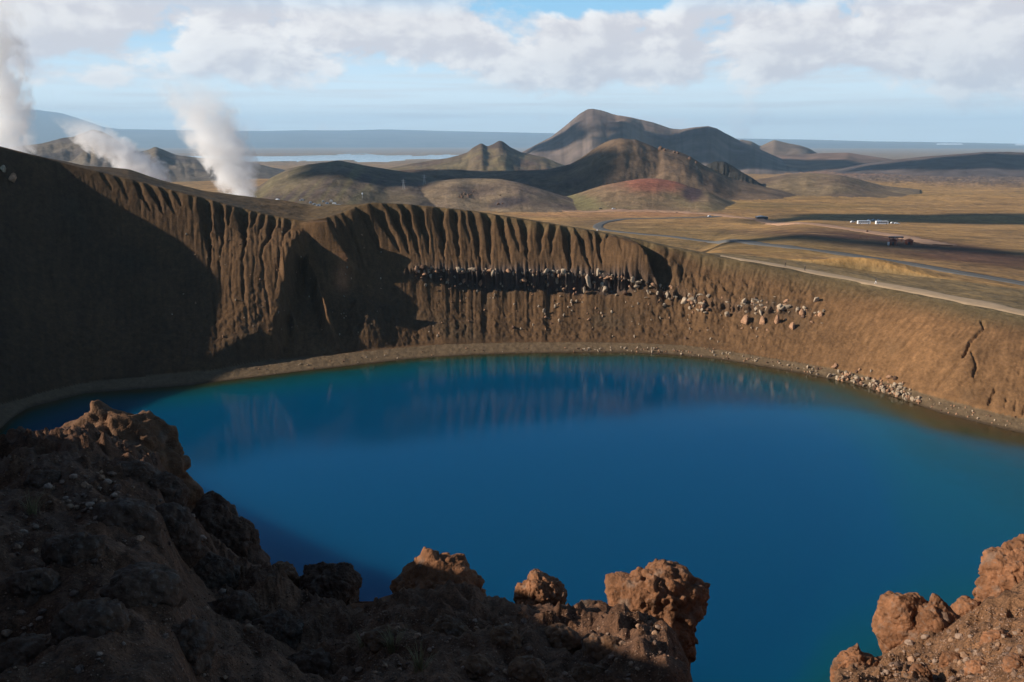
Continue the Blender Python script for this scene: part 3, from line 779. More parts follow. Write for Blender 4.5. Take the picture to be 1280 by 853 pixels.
def rock_mat(name, sc1):
    m, t, b = mat_new(name)
    at = t.new('ShaderNodeAttribute', attribute_name='soil')
    co = t.new('ShaderNodeNewGeometry').outputs['Position']
    f1 = t.noise(co, sc1, 6., .65); f2 = t.noise(co, sc1 * 5, 4., .6)
    k1 = t.mapr(f1, .25, .75, .6, 1.4, False)
    vm = t.new('ShaderNodeVectorMath', operation='SCALE'); t.link(at.outputs['Color'], vm.inputs[0]); t.link(k1, vm.inputs['Scale'])
    grey = t.mapr(f2, .55, .7)
    c = t.mix(t.math('MULTIPLY', grey, .35), vm.outputs[0], (.22, .19, .16))
    t.link(c, b.inputs['Base Color']); b.inputs['Roughness'].default_value = .95; b.inputs['Specular IOR Level'].default_value = .15
    vo = t.new('ShaderNodeTexVoronoi', feature='F1'); vo.inputs['Scale'].default_value = sc1 * 3; t.link(co, vo.inputs['Vector'])
    hh = t.math('ADD', t.math('MULTIPLY', f1, .25 / sc1), t.math('ADD', t.math('MULTIPLY', f2, .10 / sc1), t.math('MULTIPLY', vo.outputs['Distance'], -.10 / sc1)))
    bu = t.new('ShaderNodeBump'); bu.inputs['Distance'].default_value = 1.; bu.inputs['Strength'].default_value = .9
    t.link(hh, bu.inputs['Height']); t.link(bu.outputs[0], b.inputs['Normal'])
    return m
M_rock = rock_mat('conglomerate_rock', 7.)
M_rockfar = rock_mat('ledge_rock_stone', 1.4)

def campos(px, py, D):
    d = pdir(px, py)
    return np.array((d[0] * D, d[1] * D, d[2] * D + HC))

UP = np.array((0, SP, CP)); FW = np.array((0, CP, -SP)); RT = np.array((1., 0, 0))
ORANGE, BROWN, DARK = np.array((.235, .105, .050)), np.array((.14, .072, .038)), np.array((.085, .048, .030))
def outcrop(name, rng, blobs, colr, label, cat, seed, sub=6, lump=1., k=None):
    """a rock with the outline and size it has on the viewer's slope, rng metres away"""
    d0 = pdir(*blobs[0][:2]); D = rng / math.hypot(d0[0], d0[1]); s = D / F
    c0 = campos(blobs[0][0], blobs[0][1], D)
    BL = []
    for b in blobs:
        px, py, rx, ry = b[:4]; dep = b[4] if len(b) > 4 else 0.
        p = campos(px, py, D + dep) - c0
        BL.append((p, np.array((rx * s, (rx + ry) * .5 * s, ry * s)) * .97))
    g_ = np.random.default_rng(seed * 3 + 1); big = max(max(b[1]) for b in BL); main = list(BL)
    for i in range(26):
        c_b, r_b = main[g_.integers(len(main))]
        n_ = g_.normal(0, 1, 3); n_ /= np.linalg.norm(n_)
        rk = big * g_.uniform(.10, .30); BL.append((c_b + n_ * r_b * g_.uniform(.72, .95), rk * g_.uniform(.7, 1.2, 3)))
    for c_b, r_b in main[:3]:                            # a wide foot sunk into the slope
        BL.append((c_b - UP * r_b[2] * .9 + FW * r_b[1] * .1, np.array((r_b[0] * 1.15, r_b[1] * 1.1, r_b[2] * .8))))
    size = big * 2
    V, T_, c2, amp = rock_arrays(BL, sub, size, seed, lump, k or size * .035)
    n = fb3(V + seed, 2.2 / size * 2, 4)[:, None]
    cc = colr * (1 + .5 * n) * (.85 + .3 * c2[:, None])
    g = sstep(.1, .5, fb3(V + seed * 2 + 50, 3 / size * 2, 3))[:, None]
    cc = cc + (np.array((.20, .16, .125)) - cc) * g * .45
    o = np_mesh(name, V, T_, M_rock, np.clip(cc, .01, .7)); o.location = c0
    return tag(o, label, cat)

outcrop('rock_outcrop', 20.6, [(150, 600, 70, 66), (118, 562, 34, 34), (135, 545, 30, 22), (168, 546, 42, 22), (200, 575, 26, 40), (206, 640, 42, 66, .4), (150, 660, 85, 70, .6), (235, 690, 50, 60, .6), (95, 592, 32, 26)], BROWN,
        'large knobbly brown rock knoll at the left with a sunlit cobbled top above dark slope', 'rock outcrop', 21, k=.16)
outcrop('boulder', 18.6, [(264, 652, 26, 40), (258, 680, 30, 45), (288, 690, 28, 38), (300, 715, 36, 34), (272, 640, 18, 24)], DARK, 'dark upright boulder against the lake, on the right flank of the big knoll', 'boulder', 22)
outcrop('boulder', 16.2, [(342, 740, 28, 26), (325, 748, 18, 20), (358, 738, 18, 28), (345, 722, 18, 12)], BROWN * 1.15, 'squat brown boulder with a sunlit left face, touching a darker boulder on its right', 'boulder', 23)
outcrop('boulder', 15.6, [(408, 742, 30, 38), (428, 735, 16, 30), (385, 750, 26, 28), (418, 712, 18, 12)], DARK, 'blocky nearly black boulder with a flat top at the left of the broad orange outcrop', 'boulder', 24)
outcrop('rock_outcrop', 13.0, [(560, 738, 50, 34), (548, 712, 30, 18), (572, 706, 16, 10), (522, 742, 28, 26), (590, 735, 30, 30), (600, 742, 20, 26), (498, 762, 30, 16), (470, 770, 26, 10)], ORANGE * .9,
        'broad lumpy orange outcrop of cemented pebbles with a low shoulder on its left', 'rock outcrop', 25)
outcrop('boulder', 12.4, [(676, 744, 22, 27), (683, 727, 16, 13), (656, 742, 11, 14), (660, 758, 16, 14), (700, 755, 16, 22), (690, 766, 26, 14)], ORANGE, 'small upright orange boulder standing alone between two bigger outcrops', 'boulder', 26)
outcrop('boulder', 12.0, [(742, 767, 24, 12), (725, 770, 16, 8), (758, 770, 18, 10)], DARK, 'low dark boulder in the gap at the left of the tall rock pillar', 'boulder', 27, sub=5)
outcrop('rock_pillar', 10.6, [(815, 748, 40, 34), (785, 738, 22, 18), (848, 745, 24, 20), (822, 722, 24, 14), (800, 790, 36, 44), (832, 800, 34, 60), (826, 850, 40, 50), (772, 775, 24, 20), (858, 728, 12, 10)], ORANGE * .85,
        'tall rock pillar with an overhanging knobbly cap at the lip of the drop', 'rock pillar', 28)
outcrop('boulder', 10.9, [(1126, 778, 24, 38), (1116, 800, 18, 30), (1144, 756, 10, 14), (1122, 752, 18, 13), (1140, 795, 20, 28)], ORANGE * .95, 'smooth split-topped orange boulder standing upright above the dark water', 'boulder', 29, lump=.55)
outcrop('boulder', 10.9, [(1165, 788, 34, 32), (1182, 770, 18, 18), (1150, 800, 28, 26), (1195, 795, 24, 22)], ORANGE * .8, 'rounded brown boulder leaning against the split-topped orange one', 'boulder', 30, lump=.7)
outcrop('boulder', 12.2, [(1211, 757, 13, 11), (1205, 763, 14, 10), (1220, 764, 14, 10), (1212, 780, 20, 16)], ORANGE, 'small round orange boulder beside the high rough rock at the right edge', 'boulder', 31, sub=5, lump=.6)
outcrop('rock_outcrop', 12.6, [(1264, 722, 32, 36), (1244, 712, 14, 20), (1284, 698, 30, 18), (1300, 720, 40, 40), (1246, 752, 22, 26), (1280, 760, 40, 24)], ORANGE, 'high rough outcrop of orange pebbly rock at the right edge, highest rock on that side', 'rock outcrop', 32)
outcrop('boulder', 9.6, [(1064, 832, 20, 24), (1082, 838, 22, 20), (1052, 848, 10, 22), (1078, 860, 34, 20), (1100, 850, 26, 16)], ORANGE * .9, 'low cracked orange boulder, outermost rock on the lip of the right-hand slope', 'boulder', 33, lump=.8)

def half_buried(spots, colr, label, group, sub=5):
    for i, (px, py, w_, h_) in enumerate(spots):
        p = ground_at(px, py, 1.5)
        if p is None: continue
        q = random.Random(px * 7 + py)
        BLs = [(px, py, w_, h_)] + [(px + q.uniform(-.6, .6) * w_, py + q.uniform(-.4, .5) * h_, w_ * q.uniform(.4, .7), h_ * q.uniform(.4, .7)) for _ in range(4)]
        o = outcrop('boulder', math.hypot(p.x, p.y), BLs, colr * q.uniform(.8, 1.2), label, 'boulder', 60 + i + int(px), sub=sub)
        o['group'] = group
half_buried([(58, 606, 26, 15), (150, 655, 44, 26), (215, 668, 34, 34), (258, 720, 30, 26), (95, 690, 34, 20), (180, 735, 46, 24), (40, 730, 30, 18), (290, 770, 34, 22), (110, 780, 44, 24), (228, 806, 40, 22), (350, 790, 30, 20), (30, 820, 40, 24), (390, 835, 32, 18), (205, 620, 30, 26), (170, 595, 30, 16)],
            DARK * 1.25, 'dark boulder half buried in the shaded left slope below the big knoll', 'boulders in the shaded left slope')
half_buried([(480, 800, 24, 14), (560, 790, 26, 14), (630, 800, 22, 13), (700, 800, 26, 15), (760, 815, 28, 18), (660, 838, 26, 14), (590, 836, 22, 12), (735, 845, 24, 14)],
            BROWN, 'brown boulder half buried in the slope in front of the middle outcrops', 'boulders in the middle slope')
half_buried([(1190, 826, 14, 9), (1245, 800, 18, 11), (1225, 838, 16, 10), (1150, 840, 14, 9), (1270, 830, 16, 10)],
            ORANGE, 'small orange boulder half buried in the sunlit right slope', 'boulders in the sunlit right slope')

# loose stones, gravel and grass tufts on the viewer's slope
def stone_mesh(name, seed, npt, stretch, colr, mat, rough=.2):
    g_ = np.random.default_rng(seed); P = g_.normal(0, 1, (npt, 3)); P /= np.linalg.norm(P, axis=1)[:, None]
    P = P * g_.uniform(.75, 1.1, (npt, 1)) * np.array(stretch)
    bm = bmesh.new()
    for p in P: bm.verts.new(p)
    bmesh.ops.convex_hull(bm, input=list(bm.verts))
    for v_ in [v_ for v_ in bm.verts if not v_.link_faces]: bm.verts.remove(v_)
    bmesh.ops.bevel(bm, geom=list(bm.edges), offset=.07, segments=1, affect='EDGES', profile=.5)
    bmesh.ops.triangulate(bm, faces=bm.faces); bmesh.ops.subdivide_edges(bm, edges=list(bm.edges), cuts=1, use_grid_fill=True)
    bmesh.ops.triangulate(bm, faces=bm.faces)
    V = np.array([v_.co[:] for v_ in bm.verts]); bm.verts.index_update(); T_ = np.array([[v_.index for v_ in f.verts] for f in bm.faces]); bm.free()
    V = V * (1 + rough * .55 * fb3(V + seed * 5.1, 2.2, 3))[:, None]
    me_o = np_mesh(name, V, T_, mat, np.clip(colr * (1 + .6 * fb3(V + seed, 1.6, 3))[:, None], .02, .7), smooth_=False)
    me = me_o.data; bpy.data.objects.remove(me_o)
    return me
rg = random.Random(5)
near_st = [stone_mesh('stone', 40 + i, 26, (1, .8 + .1 * i, .6 + .08 * i), np.array([(.24, .15, .10), (.3, .2, .14), (.16, .1, .07), (.34, .2, .12)][i]), M_rock) for i in range(4)]
def fg_point(x0, x1, y0, y1):
    for _ in range(40):
        px, py = rg.uniform(x0, x1), rg.uniform(y0, y1)
        p = ground_at(px, py, 1.5)
        if p and p.length and math.hypot(p.x, p.y) < 24: return p, math.hypot(p.x, p.y)
    return None, 0
def scatter_stones(n, box, szpx, label, group, meshes):
    for i in range(n):
        p, r = fg_point(*box)
        if not p: continue
        s = r / F * rg.uniform(*szpx) * .5
        o = bpy.data.objects.new('stone', meshes[rg.randrange(len(meshes))]); col.objects.link(o)
        o.location = p + Vector((0, 0, s * .25)); o.scale = (s, s * rg.uniform(.8, 1.2), s * rg.uniform(.8, 1.1))
        o.rotation_euler = (rg.uniform(-.4, .4), rg.uniform(-.4, .4), rg.uniform(0, 6.28))
        tag(o, label, 'stone', group)
scatter_stones(60, (0, 330, 640, 853), (4, 15), 'loose brown stone on the dark shaded slope below the big knoll', 'stones on the dark left slope', near_st)
scatter_stones(55, (60, 250, 590, 660), (5, 12), 'loose stone in the rubble on the near side of the big knoll', 'rubble stones on the knoll', near_st)
scatter_stones(70, (430, 830, 775, 853), (4, 13), 'loose brown stone on the rusty slope in front of the middle row of outcrops', 'stones on the middle slope', near_st)
scatter_stones(70, (1090, 1280, 790, 853), (4, 14), 'loose orange stone on the sunlit slope at the right', 'stones on the sunlit right slope', near_st)

def gravel(n, boxes, mat):
    base, T0 = ico(1)
    Vs, Ts, Cs = [], [], []; k_ = 0
    for i in range(n):
        p, r = fg_point(*boxes[i % len(boxes)])
        if not p: continue
        s = r / F * rg.uniform(.8, 3.2) * .5
        J = base * np.array((1, rg.uniform(.7, 1.1), rg.uniform(.5, .9))) + RNG.normal(0, .16, base.shape)
        a = rg.uniform(0, 6.28); ca, sa = math.cos(a), math.sin(a)
        J = J @ np.array(((ca, sa, 0), (-sa, ca, 0), (0, 0, 1)))
        Vs.append(J * s + np.array(p) + (0, 0, s * .3)); Ts.append(T0 + k_); k_ += len(base)
        c = np.array((.2, .12, .078)) * rg.uniform(.5, 1.7); Cs.append(np.repeat(c[None], len(base), 0))
    o = np_mesh('gravel', np.concatenate(Vs), np.concatenate(Ts), mat, np.clip(np.concatenate(Cs), .01, .6), smooth_=False)
    tag(o, kind='stuff')
gravel(6000, [(0, 330, 570, 853), (430, 870, 765, 853), (1050, 1280, 760, 853), (200, 520, 740, 853)], M_rock)

m_grass, t, b = mat_new('dry_grass'); b.inputs['Base Color'].default_value = (.24, .19, .085, 1); b.inputs['Roughness'].default_value = .8
def tuft(px, py, h, n, label):
    p = ground_at(px, py, 1.5)
    if not p: return
    Vs, Q = [], []
    for i in range(n):
        a = rg.uniform(0, 6.28); r0 = rg.uniform(0, .3) * h; lean = rg.uniform(.1, .75); hh = h * rg.uniform(.5, 1.1); wd = h * .022
        bx, by = r0 * math.cos(a), r0 * math.sin(a); dx, dy = math.cos(a), math.sin(a); k_ = len(Vs)
        for f_ in (0, .35, .7, 1):
            x = bx + dx * lean * hh * f_ ** 1.8; y = by + dy * lean * hh * f_ ** 1.8; z = hh * f_ * (1 - .25 * lean * f_) - .02
            ww = wd * (1 - f_ * .92)
            Vs += [(x - dy * ww, y + dx * ww, z), (x + dy * ww, y - dx * ww, z)]
        for s_ in range(3): Q.append((k_ + 2 * s_, k_ + 2 * s_ + 1, k_ + 2 * s_ + 3, k_ + 2 * s_ + 2))
    o = np_mesh('grass_tuft', np.array(Vs), np.array(Q), m_grass); o.location = p; tag(o, label, 'grass')
tuft(40, 640, .24, 50, 'pale dry grass tuft alone on the dark slope below the big knoll')
tuft(492, 812, .24, 60, 'dry grass tuft on the slope below the broad lumpy orange outcrop')
tuft(525, 836, .22, 60, 'dry grass tuft lower down, near the bottom edge under the broad outcrop')
tuft(455, 808, .2, 45, 'thin grass tuft below the blocky black boulder')

# rocks of the crater wall and the shore
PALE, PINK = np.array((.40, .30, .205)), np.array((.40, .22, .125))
far_st = [stone_mesh('ledge_rock', 60 + i, 15, [(1, .9, 1.2), (.8, .8, 1.6), (1.2, 1, .9), (1, 1, 1), (1.4, 1, .8), (.7, .7, 1.3)][i],
          [PALE, PALE * 1.1, PINK * .85, DARK * 1.5, PALE * .8, PINK][i], M_rockfar, .25) for i in range(6)]
def put(name, px, py, szpx, label, cat, group, mi=None, stand=.15, rmin=150, sx=1., sz=1., toward=0., adv=0.):
    p = ground_at(px, py, rmin)
    if not p: return None
    r = p.length; s = math.hypot(p.x, p.y) / F * szpx * .5
    o = bpy.data.objects.new(name, far_st[rg.randrange(6) if mi is None else mi]); col.objects.link(o)
    d = Vector((p.x, p.y, 0)).normalized()
    o.location = p - d * (s * toward + adv) + Vector((0, 0, s * stand)); o.scale = (s * sx * rg.uniform(.85, 1.2), s * rg.uniform(.8, 1.2), s * sz * rg.uniform(.85, 1.25))
    o.rotation_euler = (rg.uniform(-.3, .3), rg.uniform(-.3, .3), rg.uniform(0, 6.28))
    return tag(o, label, cat, group)
bx, by = zip(*bandp)
for i in range(210):
    x = rg.uniform(518, 832); y = np.interp(x, bx, by) + rg.uniform(-3, 3) + (rg.random() < .4) * rg.uniform(4, 20)
    put('ledge_rock', x, y, rg.uniform(1.6, 4.5) + (rg.random() < .25) * rg.uniform(1, 5), 'pale jagged rock in the dark ledge that crosses the far crater wall', 'rock', 'rocks of the dark ledge', toward=.2, sz=.95, sx=1.2, adv=float(np.interp(x, [500, 560, 620, 770, 800, 832], [0, 1.6, 2.4, 2.4, 1.2, 1.4])) if y < np.interp(x, bx, by) + 4 else .9)
for i in range(46):
    x = rg.uniform(822, 886); y = np.interp(x, bx, by) + rg.uniform(-9, 16)
    put('ledge_rock', x, y, rg.uniform(2, 6) + (rg.random() < .3) * rg.uniform(2, 5), 'pinkish rock in the crumbling band right of the dark gully', 'rock', 'rocks of the crumbling band', toward=.15, sx=1.2)
for i in range(70):
    x = rg.uniform(900, 1030); y = np.interp(x, bx, by) + rg.gauss(-2, 6)
    put('ledge_rock', x, y, rg.uniform(2., 6) + (rg.random() < .3) * rg.uniform(2, 6), 'weathered grey-brown rock in the short band above the orange boulders', 'rock', 'rocks of the short right band', toward=.15, sx=1.35, sz=.85)
for px, py, sz, lab in ((931, 402, 17, 'large smooth orange boulder, leftmost of the orange row in the far wall'), (953, 403, 13, 'orange boulder second from the left in the orange row of the far wall'),
                        (972, 402, 15, 'orange boulder third from the left in the orange row of the far wall'), (990, 409, 12, 'small orange boulder at the right end of the orange row in the far wall')):
    put('boulder', px, py, sz, lab, 'boulder', None, mi=5, toward=.25)
put('rock_pinnacle', 736, 352, 11, 'tallest pale rock pinnacle, hanging down through the dark ledge of the far wall', 'rock pinnacle', None, mi=1, toward=.7, sx=.6, sz=1.2, adv=1.6)
put('rock_pinnacle', 730, 362, 10, 'slanting pale rock under the tallest pinnacle of the dark ledge', 'rock pinnacle', None, mi=0, toward=.7, sx=.55, sz=1., adv=1.2)
put('boulder', 655, 350, 8, 'pale pink boulder hanging in the shadow of the dark ledge', 'boulder', None, mi=2, toward=.8, adv=1.)
put('boulder', 642, 410, 7.5, 'single round pale boulder halfway down the scree under the ledge', 'boulder', None, mi=3, toward=.4)
for i in range(22):
    put('scree_rock', rg.uniform(676, 735), rg.uniform(362, 402), rg.uniform(2, 5.5), 'rock in the small cluster on the scree under the ledge', 'rock', 'rock cluster on the scree', toward=.3)
for i in range(90):
    x = rg.uniform(520, 960); put('scree_rock', x, rg.uniform(np.interp(x, bx, by) + 12, 424 + max(0, (x - 850) * .1)), rg.uniform(1.6, 4), 'small stone strewn over the brown scree of the far wall', 'rock', 'stones on the far scree', toward=.2)
for i in range(60):
    put('scree_rock', rg.uniform(210, 480), rg.uniform(290, 425), rg.uniform(1.3, 3.2), 'small pale stone on the gullied slope at the left of the far wall', 'rock', 'stones on the gullied slope', toward=.2)
def shore_y(x): return np.interp(x, [235, 330, 430, 520, 600, 700, 790, 850, 900, 960, 1020, 1070, 1123, 1178, 1250], [482, 470, 458, 448, 443, 441, 441, 444, 449, 459, 470, 481, 498, 517, 535])
for i in range(120):
    x = rg.uniform(700, 1030); y = shore_y(x) - rg.uniform(1, 11) * (.6 + .4 * (x > 880))
    put('shore_rock', x, y, rg.uniform(1.3, 4), 'pale stone on the narrow beach under the far wall', 'rock', 'stones along the far beach', stand=.2)
for i in range(150):
    x = min(1148, max(1010, rg.gauss(1090, 34))); y = shore_y(x) - abs(rg.gauss(5, 7)) - 1
    put('shore_rock', x, y, rg.uniform(2, 7.5), 'orange boulder in the rockfall at the water on the right shore', 'rock', 'rockfall on the right shore', stand=.25)
for i in range(30):
    x = rg.uniform(320, 700); put('shore_rock', x, shore_y(x) - rg.uniform(1, 9), rg.uniform(1.4, 3.2), 'small stone on the sandy beach at the left of the far shore', 'rock', 'stones on the sandy beach', stand=.2)
for i in range(40):
    x = rg.uniform(1150, 1280); put('shore_rock', x, shore_y(x) - rg.uniform(1, 14), rg.uniform(1.3, 3.2), 'small stone on the gravel beach at the right end of the lake', 'rock', 'stones on the right gravel beach', stand=.2)
put('rock_outcrop', 15, 223, 15, 'orange crag high on the shadowed left wall, its sunlit tone painted in', 'rock outcrop', None, mi=5, toward=1.0, sz=.7)  # orange stone colour stands in for sunlight on this crag
put('boulder', 4, 212, 9, 'small lit rock above the orange crag on the shadowed left wall', 'boulder', None, mi=0, toward=1.0)
for i in range(9):
    put('lava_rock', rg.gauss(587, 5), rg.gauss(245, 3), rg.uniform(2.5, 6), 'black lava rock in the clump on the smooth brown hill', 'rock', 'lava rocks on the brown hill', mi=3, rmin=600, sz=1.1)
for px, py, s_ in ((825, 186, 8), (831, 187, 6), (843, 190, 5), (847, 191, 6), (862, 198, 6), (870, 203, 5)):
    put('lava_rock', px, py + 1.5, s_, 'dark crag on the crest of the hill in front of the mountain', 'rock', 'crags on the hill crest', mi=3, rmin=1000)
for px, py, s_ in ((625, 245, 3), (623, 256, 5), (628, 255, 3)):
    put('lava_rock', px, py, s_, 'small dark rock low on the right side of the smooth brown hill', 'rock', 'rocks low on the brown hill', mi=3, rmin=600)
put('boulder', 1084, 290.5, 3.5, 'dark boulder beside the pale track on the plain', 'boulder', None, mi=3, rmin=400, stand=.6)

# ------------------------------------------------------------------ roads and paths
def flat_mat(name, c, sc_=.5, var=.25, rough=.9):
    m, t, b = mat_new(name); co = t.new('ShaderNodeNewGeometry').outputs['Position']
    f = t.noise(co, sc_, 5.); k_ = t.mapr(f, .25, .75, 1 - var, 1 + var, False)
    vm = t.new('ShaderNodeVectorMath', operation='SCALE'); vm.inputs[0].default_value = c; t.link(k_, vm.inputs['Scale'])
    t.link(vm.outputs[0], b.inputs['Base Color']); b.inputs['Roughness'].default_value = rough; b.inputs['Specular IOR Level'].default_value = .1
    return m
def ribbon(name, pts, width, mat, lift, ragged=.0, bank=True):
    P = np.array([(p[0], p[1]) for p in pts]); L = np.concatenate([[0], np.cumsum(np.linalg.norm(np.diff(P, axis=0), axis=1))])
    n = max(8, int(L[-1] / 3)); s = np.linspace(0, L[-1], n)
    q = np.stack([np.interp(s, L, P[:, 0]), np.interp(s, L, P[:, 1])], 1)
    kq = max(1, int(14 / (L[-1] / n))); ker = np.hanning(2 * kq + 3); ker /= ker.sum()
    for a in (0, 1): q[:, a] = np.convolve(np.pad(q[:, a], kq + 1, mode='edge'), ker, 'valid')
    tg = np.gradient(q, axis=0); tg /= np.linalg.norm(tg, axis=1)[:, None] + 1e-9
    nr = np.stack([-tg[:, 1], tg[:, 0]], 1)
    f_ = [-.62, -.5, -.25, 0, .25, .5, .62]
    zc0 = np.array([hgt(x, y) for x, y in q]); zs_ = np.convolve(np.pad(zc0, 4, mode='edge'), np.ones(9) / 9, 'valid')
    V = []
    for i in range(n):
        wl = width * (1 + ragged * pn2(np.array([s[i] / 7.]), np.array([1.3]))[0]); wr = width * (1 + ragged * pn2(np.array([s[i] / 7.]), np.array([7.7]))[0])
        for g in f_:
            x, y = q[i] + nr[i] * g * (wl if g < 0 else wr)
            h_ = hgt(x, y)
            z = h_ - .4 if abs(g) > .55 else (max(h_, zs_[i]) if bank else h_) + lift
            V.append((x, y, z))
    m_ = len(f_); Q = [(i * m_ + k_, i * m_ + k_ + 1, (i + 1) * m_ + k_ + 1, (i + 1) * m_ + k_) for i in range(n - 1) for k_ in range(m_ - 1)]
    o = np_mesh(name, np.array(V), np.array(Q), mat)
    return tag(o, kind='structure')
def trace(pxs, rmin=330):
    return [p for p in (ground_at(x, y, rmin) for x, y in pxs) if p]
M_road = flat_mat('asphalt', (.12, .114, .106), .3, .15, 1.)
M_trail = flat_mat('trodden_gravel', (.50, .34, .20), .35, .2)
M_strip = flat_mat('pale_red_strip', (.40, .235, .145), .12, .25)  # pale reddish strip, paler than the plain around it
ribbon('road', trace([(1400, 378), (1285, 357), (1200, 342), (1130, 330), (1060, 319.5), (1000, 311.5), (950, 306), (900, 302), (850, 297.5), (800, 293), (772, 290), (755, 288), (747, 285), (748, 281.5), (758, 277.5), (775, 274.7), (800, 273.6), (830, 273.2), (870, 272.2), (900, 270.6)]), 8, M_road, .35)
ribbon('strip', trace([(700, 263.5), (760, 263.8), (800, 264), (850, 265), (905, 270), (950, 275), (1000, 279.5), (1050, 285), (1100, 292.5), (1130, 297), (1180, 307)]), 14, M_strip, .3, .5)
tr = []
for x in range(893, 1560, 12):
    j = int(np.argmin(np.abs(PX - x))); rr_ = rc[j] + 6.5 + min(1.5, (x - 893) * .03)
    tr.append((rr_ * math.sin(TH[j]), rr_ * math.cos(TH[j])))
ribbon('path', tr, 12.5, M_trail, .10, .35, bank=False)

# ------------------------------------------------------------------ mesh builder for made things
class MB:
    def __init__(s): s.V = []; s.Fc = []
    def box(s, c, size, bev=0., taper=1.):
        bm = bmesh.new(); bmesh.ops.create_cube(bm, size=1)
        for v in bm.verts:
            k_ = taper if v.co.z > 0 else 1.
            v.co = Vector((v.co.x * size[0] * k_, v.co.y * size[1] * k_, v.co.z * size[2]))
        if bev: bmesh.ops.bevel(bm, geom=list(bm.edges), offset=bev, segments=2, affect='EDGES', profile=.5)
        s._add(bm, Matrix.Translation(c)); return s
    def tube(s, a, b_, r0, r1=None, seg=10, cap=True):
        a, b_ = Vector(a), Vector(b_); d = b_ - a
        bm = bmesh.new(); bmesh.ops.create_cone(bm, cap_ends=cap, segments=seg, radius1=r0, radius2=r0 if r1 is None else r1, depth=d.length)
        s._add(bm, Matrix.Translation((a + b_) / 2) @ d.to_track_quat('Z', 'Y').to_matrix().to_4x4()); return s
    def prism(s, prof, y0, y1):
        """side outline (x, z) pushed along y"""
        bm = bmesh.new(); va = [bm.verts.new((x, y0, z)) for x, z in prof]; vb = [bm.verts.new((x, y1, z)) for x, z in prof]
        bm.faces.new(va); bm.faces.new(vb[::-1]); n = len(prof)
        for i in range(n): bm.faces.new((va[i], vb[i], vb[(i + 1) % n], va[(i + 1) % n]))
        bmesh.ops.recalc_face_normals(bm, faces=bm.faces); bmesh.ops.bevel(bm, geom=list(bm.edges), offset=.05, segments=1, affect='EDGES')
        s._add(bm, Matrix.Identity(4)); return s
    def _add(s, bm, M):
        bm.verts.index_update(); k_ = len(s.V)
        s.V += [tuple(M @ v.co) for v in bm.verts]; s.Fc += [[v.index + k_ for v in f.verts] for f in bm.faces]; bm.free()
    def build(s, name, mat, parent=None, smooth_=False):
        me = bpy.data.meshes.new(name); me.from_pydata(s.V, [], s.Fc); me.materials.append(mat)
        if smooth_: me.polygons.foreach_set('use_smooth', np.ones(len(me.polygons), bool))
        o = bpy.data.objects.new(name, me); col.objects.link(o)
        if parent: o.parent = parent
        return o
def empty(name, loc, rz, label, cat, group=None, sc_=1.):
    o = bpy.data.objects.new(name, None); col.objects.link(o); o.location = loc; o.rotation_euler = (0, 0, rz); o.scale = (sc_,) * 3
    return tag(o, label, cat, group)
def clone(root, loc, rz, label, sc_=None):
    r = root.copy(); col.objects.link(r); r.location = loc; r.rotation_euler = (0, 0, rz); r['label'] = label
    if sc_: r.scale = (sc_,) * 3
    for ch in list(root.children):
        c = ch.copy(); col.objects.link(c); c.parent = r
        for g in ch.children:
            d = g.copy(); col.objects.link(d); d.parent = c
    return r
def paint(name, c, rough=.4, metal=0.):
    m, t, b = mat_new(name); co = t.new('ShaderNodeNewGeometry').outputs['Position']
    f = t.noise(co, 1.5, 4.); k_ = t.mapr(f, .3, .7, .85, 1.1, False)
    vm = t.new('ShaderNodeVectorMath', operation='SCALE'); vm.inputs[0].default_value = c; t.link(k_, vm.inputs['Scale'])
    t.link(vm.outputs[0], b.inputs['Base Color']); b.inputs['Roughness'].default_value = rough; b.inputs['Metallic'].default_value = metal
    return m
M_white, M_glass, M_tyre, M_dark, M_rust, M_grey, M_red = (paint('white_paint', (.8, .8, .8)), paint('tinted_glass', (.02, .025, .03), .1), paint('tyre_rubber', (.02, .02, .02), .9), paint('dark_paint', (.03, .03, .035)),
    paint('rusty_red_steel', (.22, .065, .035), .8), paint('galvanised_steel', (.4, .4, .4), .5), paint('red_primer', (.4, .12, .07), .7))
M_silver = paint('silver_paint', (.55, .57, .6), .3)

def wheels(parent, xs, ys, r):
    for x in xs:
        for y in ys:
            mb = MB(); mb.tube((x, y - .11, r), (x, y + .11, r), r, seg=14); w_ = mb.build('wheel', M_tyre, parent)
            MB().tube((x, y - .115, r), (x, y + .115, r), r * .55, seg=10).build('rim', M_grey, w_)
def bus(loc, rz, label, group):
    t_ = empty('bus', loc, rz, label, 'bus', group)
    MB().prism([(-5.6, .35), (5.5, .35), (5.75, 1.4), (5.5, 3.0), (5.2, 3.2), (-5.4, 3.2), (-5.65, 2.9)], -1.25, 1.25).build('body', M_white, t_)
    mb = MB()
    for sy in (-1.262, 1.262):
        for k_ in range(6): mb.box((-4.4 + k_ * 1.65, sy, 2.15), (1.45, .03, .95))
    mb.build('side_window', M_glass, t_)
    MB().box((5.66, 0, 2.15), (.08, 2.2, 1.2), .02).build('windscreen', M_glass, t_)
    wheels(t_, (-3.6, 3.9), (-1.15, 1.15), .5)
    return t_
def car(loc, rz, label, group, pm):
    t_ = empty('parked_car', loc, rz, label, 'car', group)
    MB().prism([(-2.2, .3), (2.15, .3), (2.2, .75), (1.1, .95), (.5, 1.5), (-1.3, 1.55), (-2.1, 1.0)], -.9, .9).build('body', pm, t_)
    mb = MB(); mb.prism([(.95, 1.0), (.42, 1.44), (-1.2, 1.48), (-1.75, 1.02)], -.915, .915); mb.build('window', M_glass, t_)
    wheels(t_, (-1.35, 1.35), (-.82, .82), .33)
    return t_
G_ = 'vehicles parked on the plain'
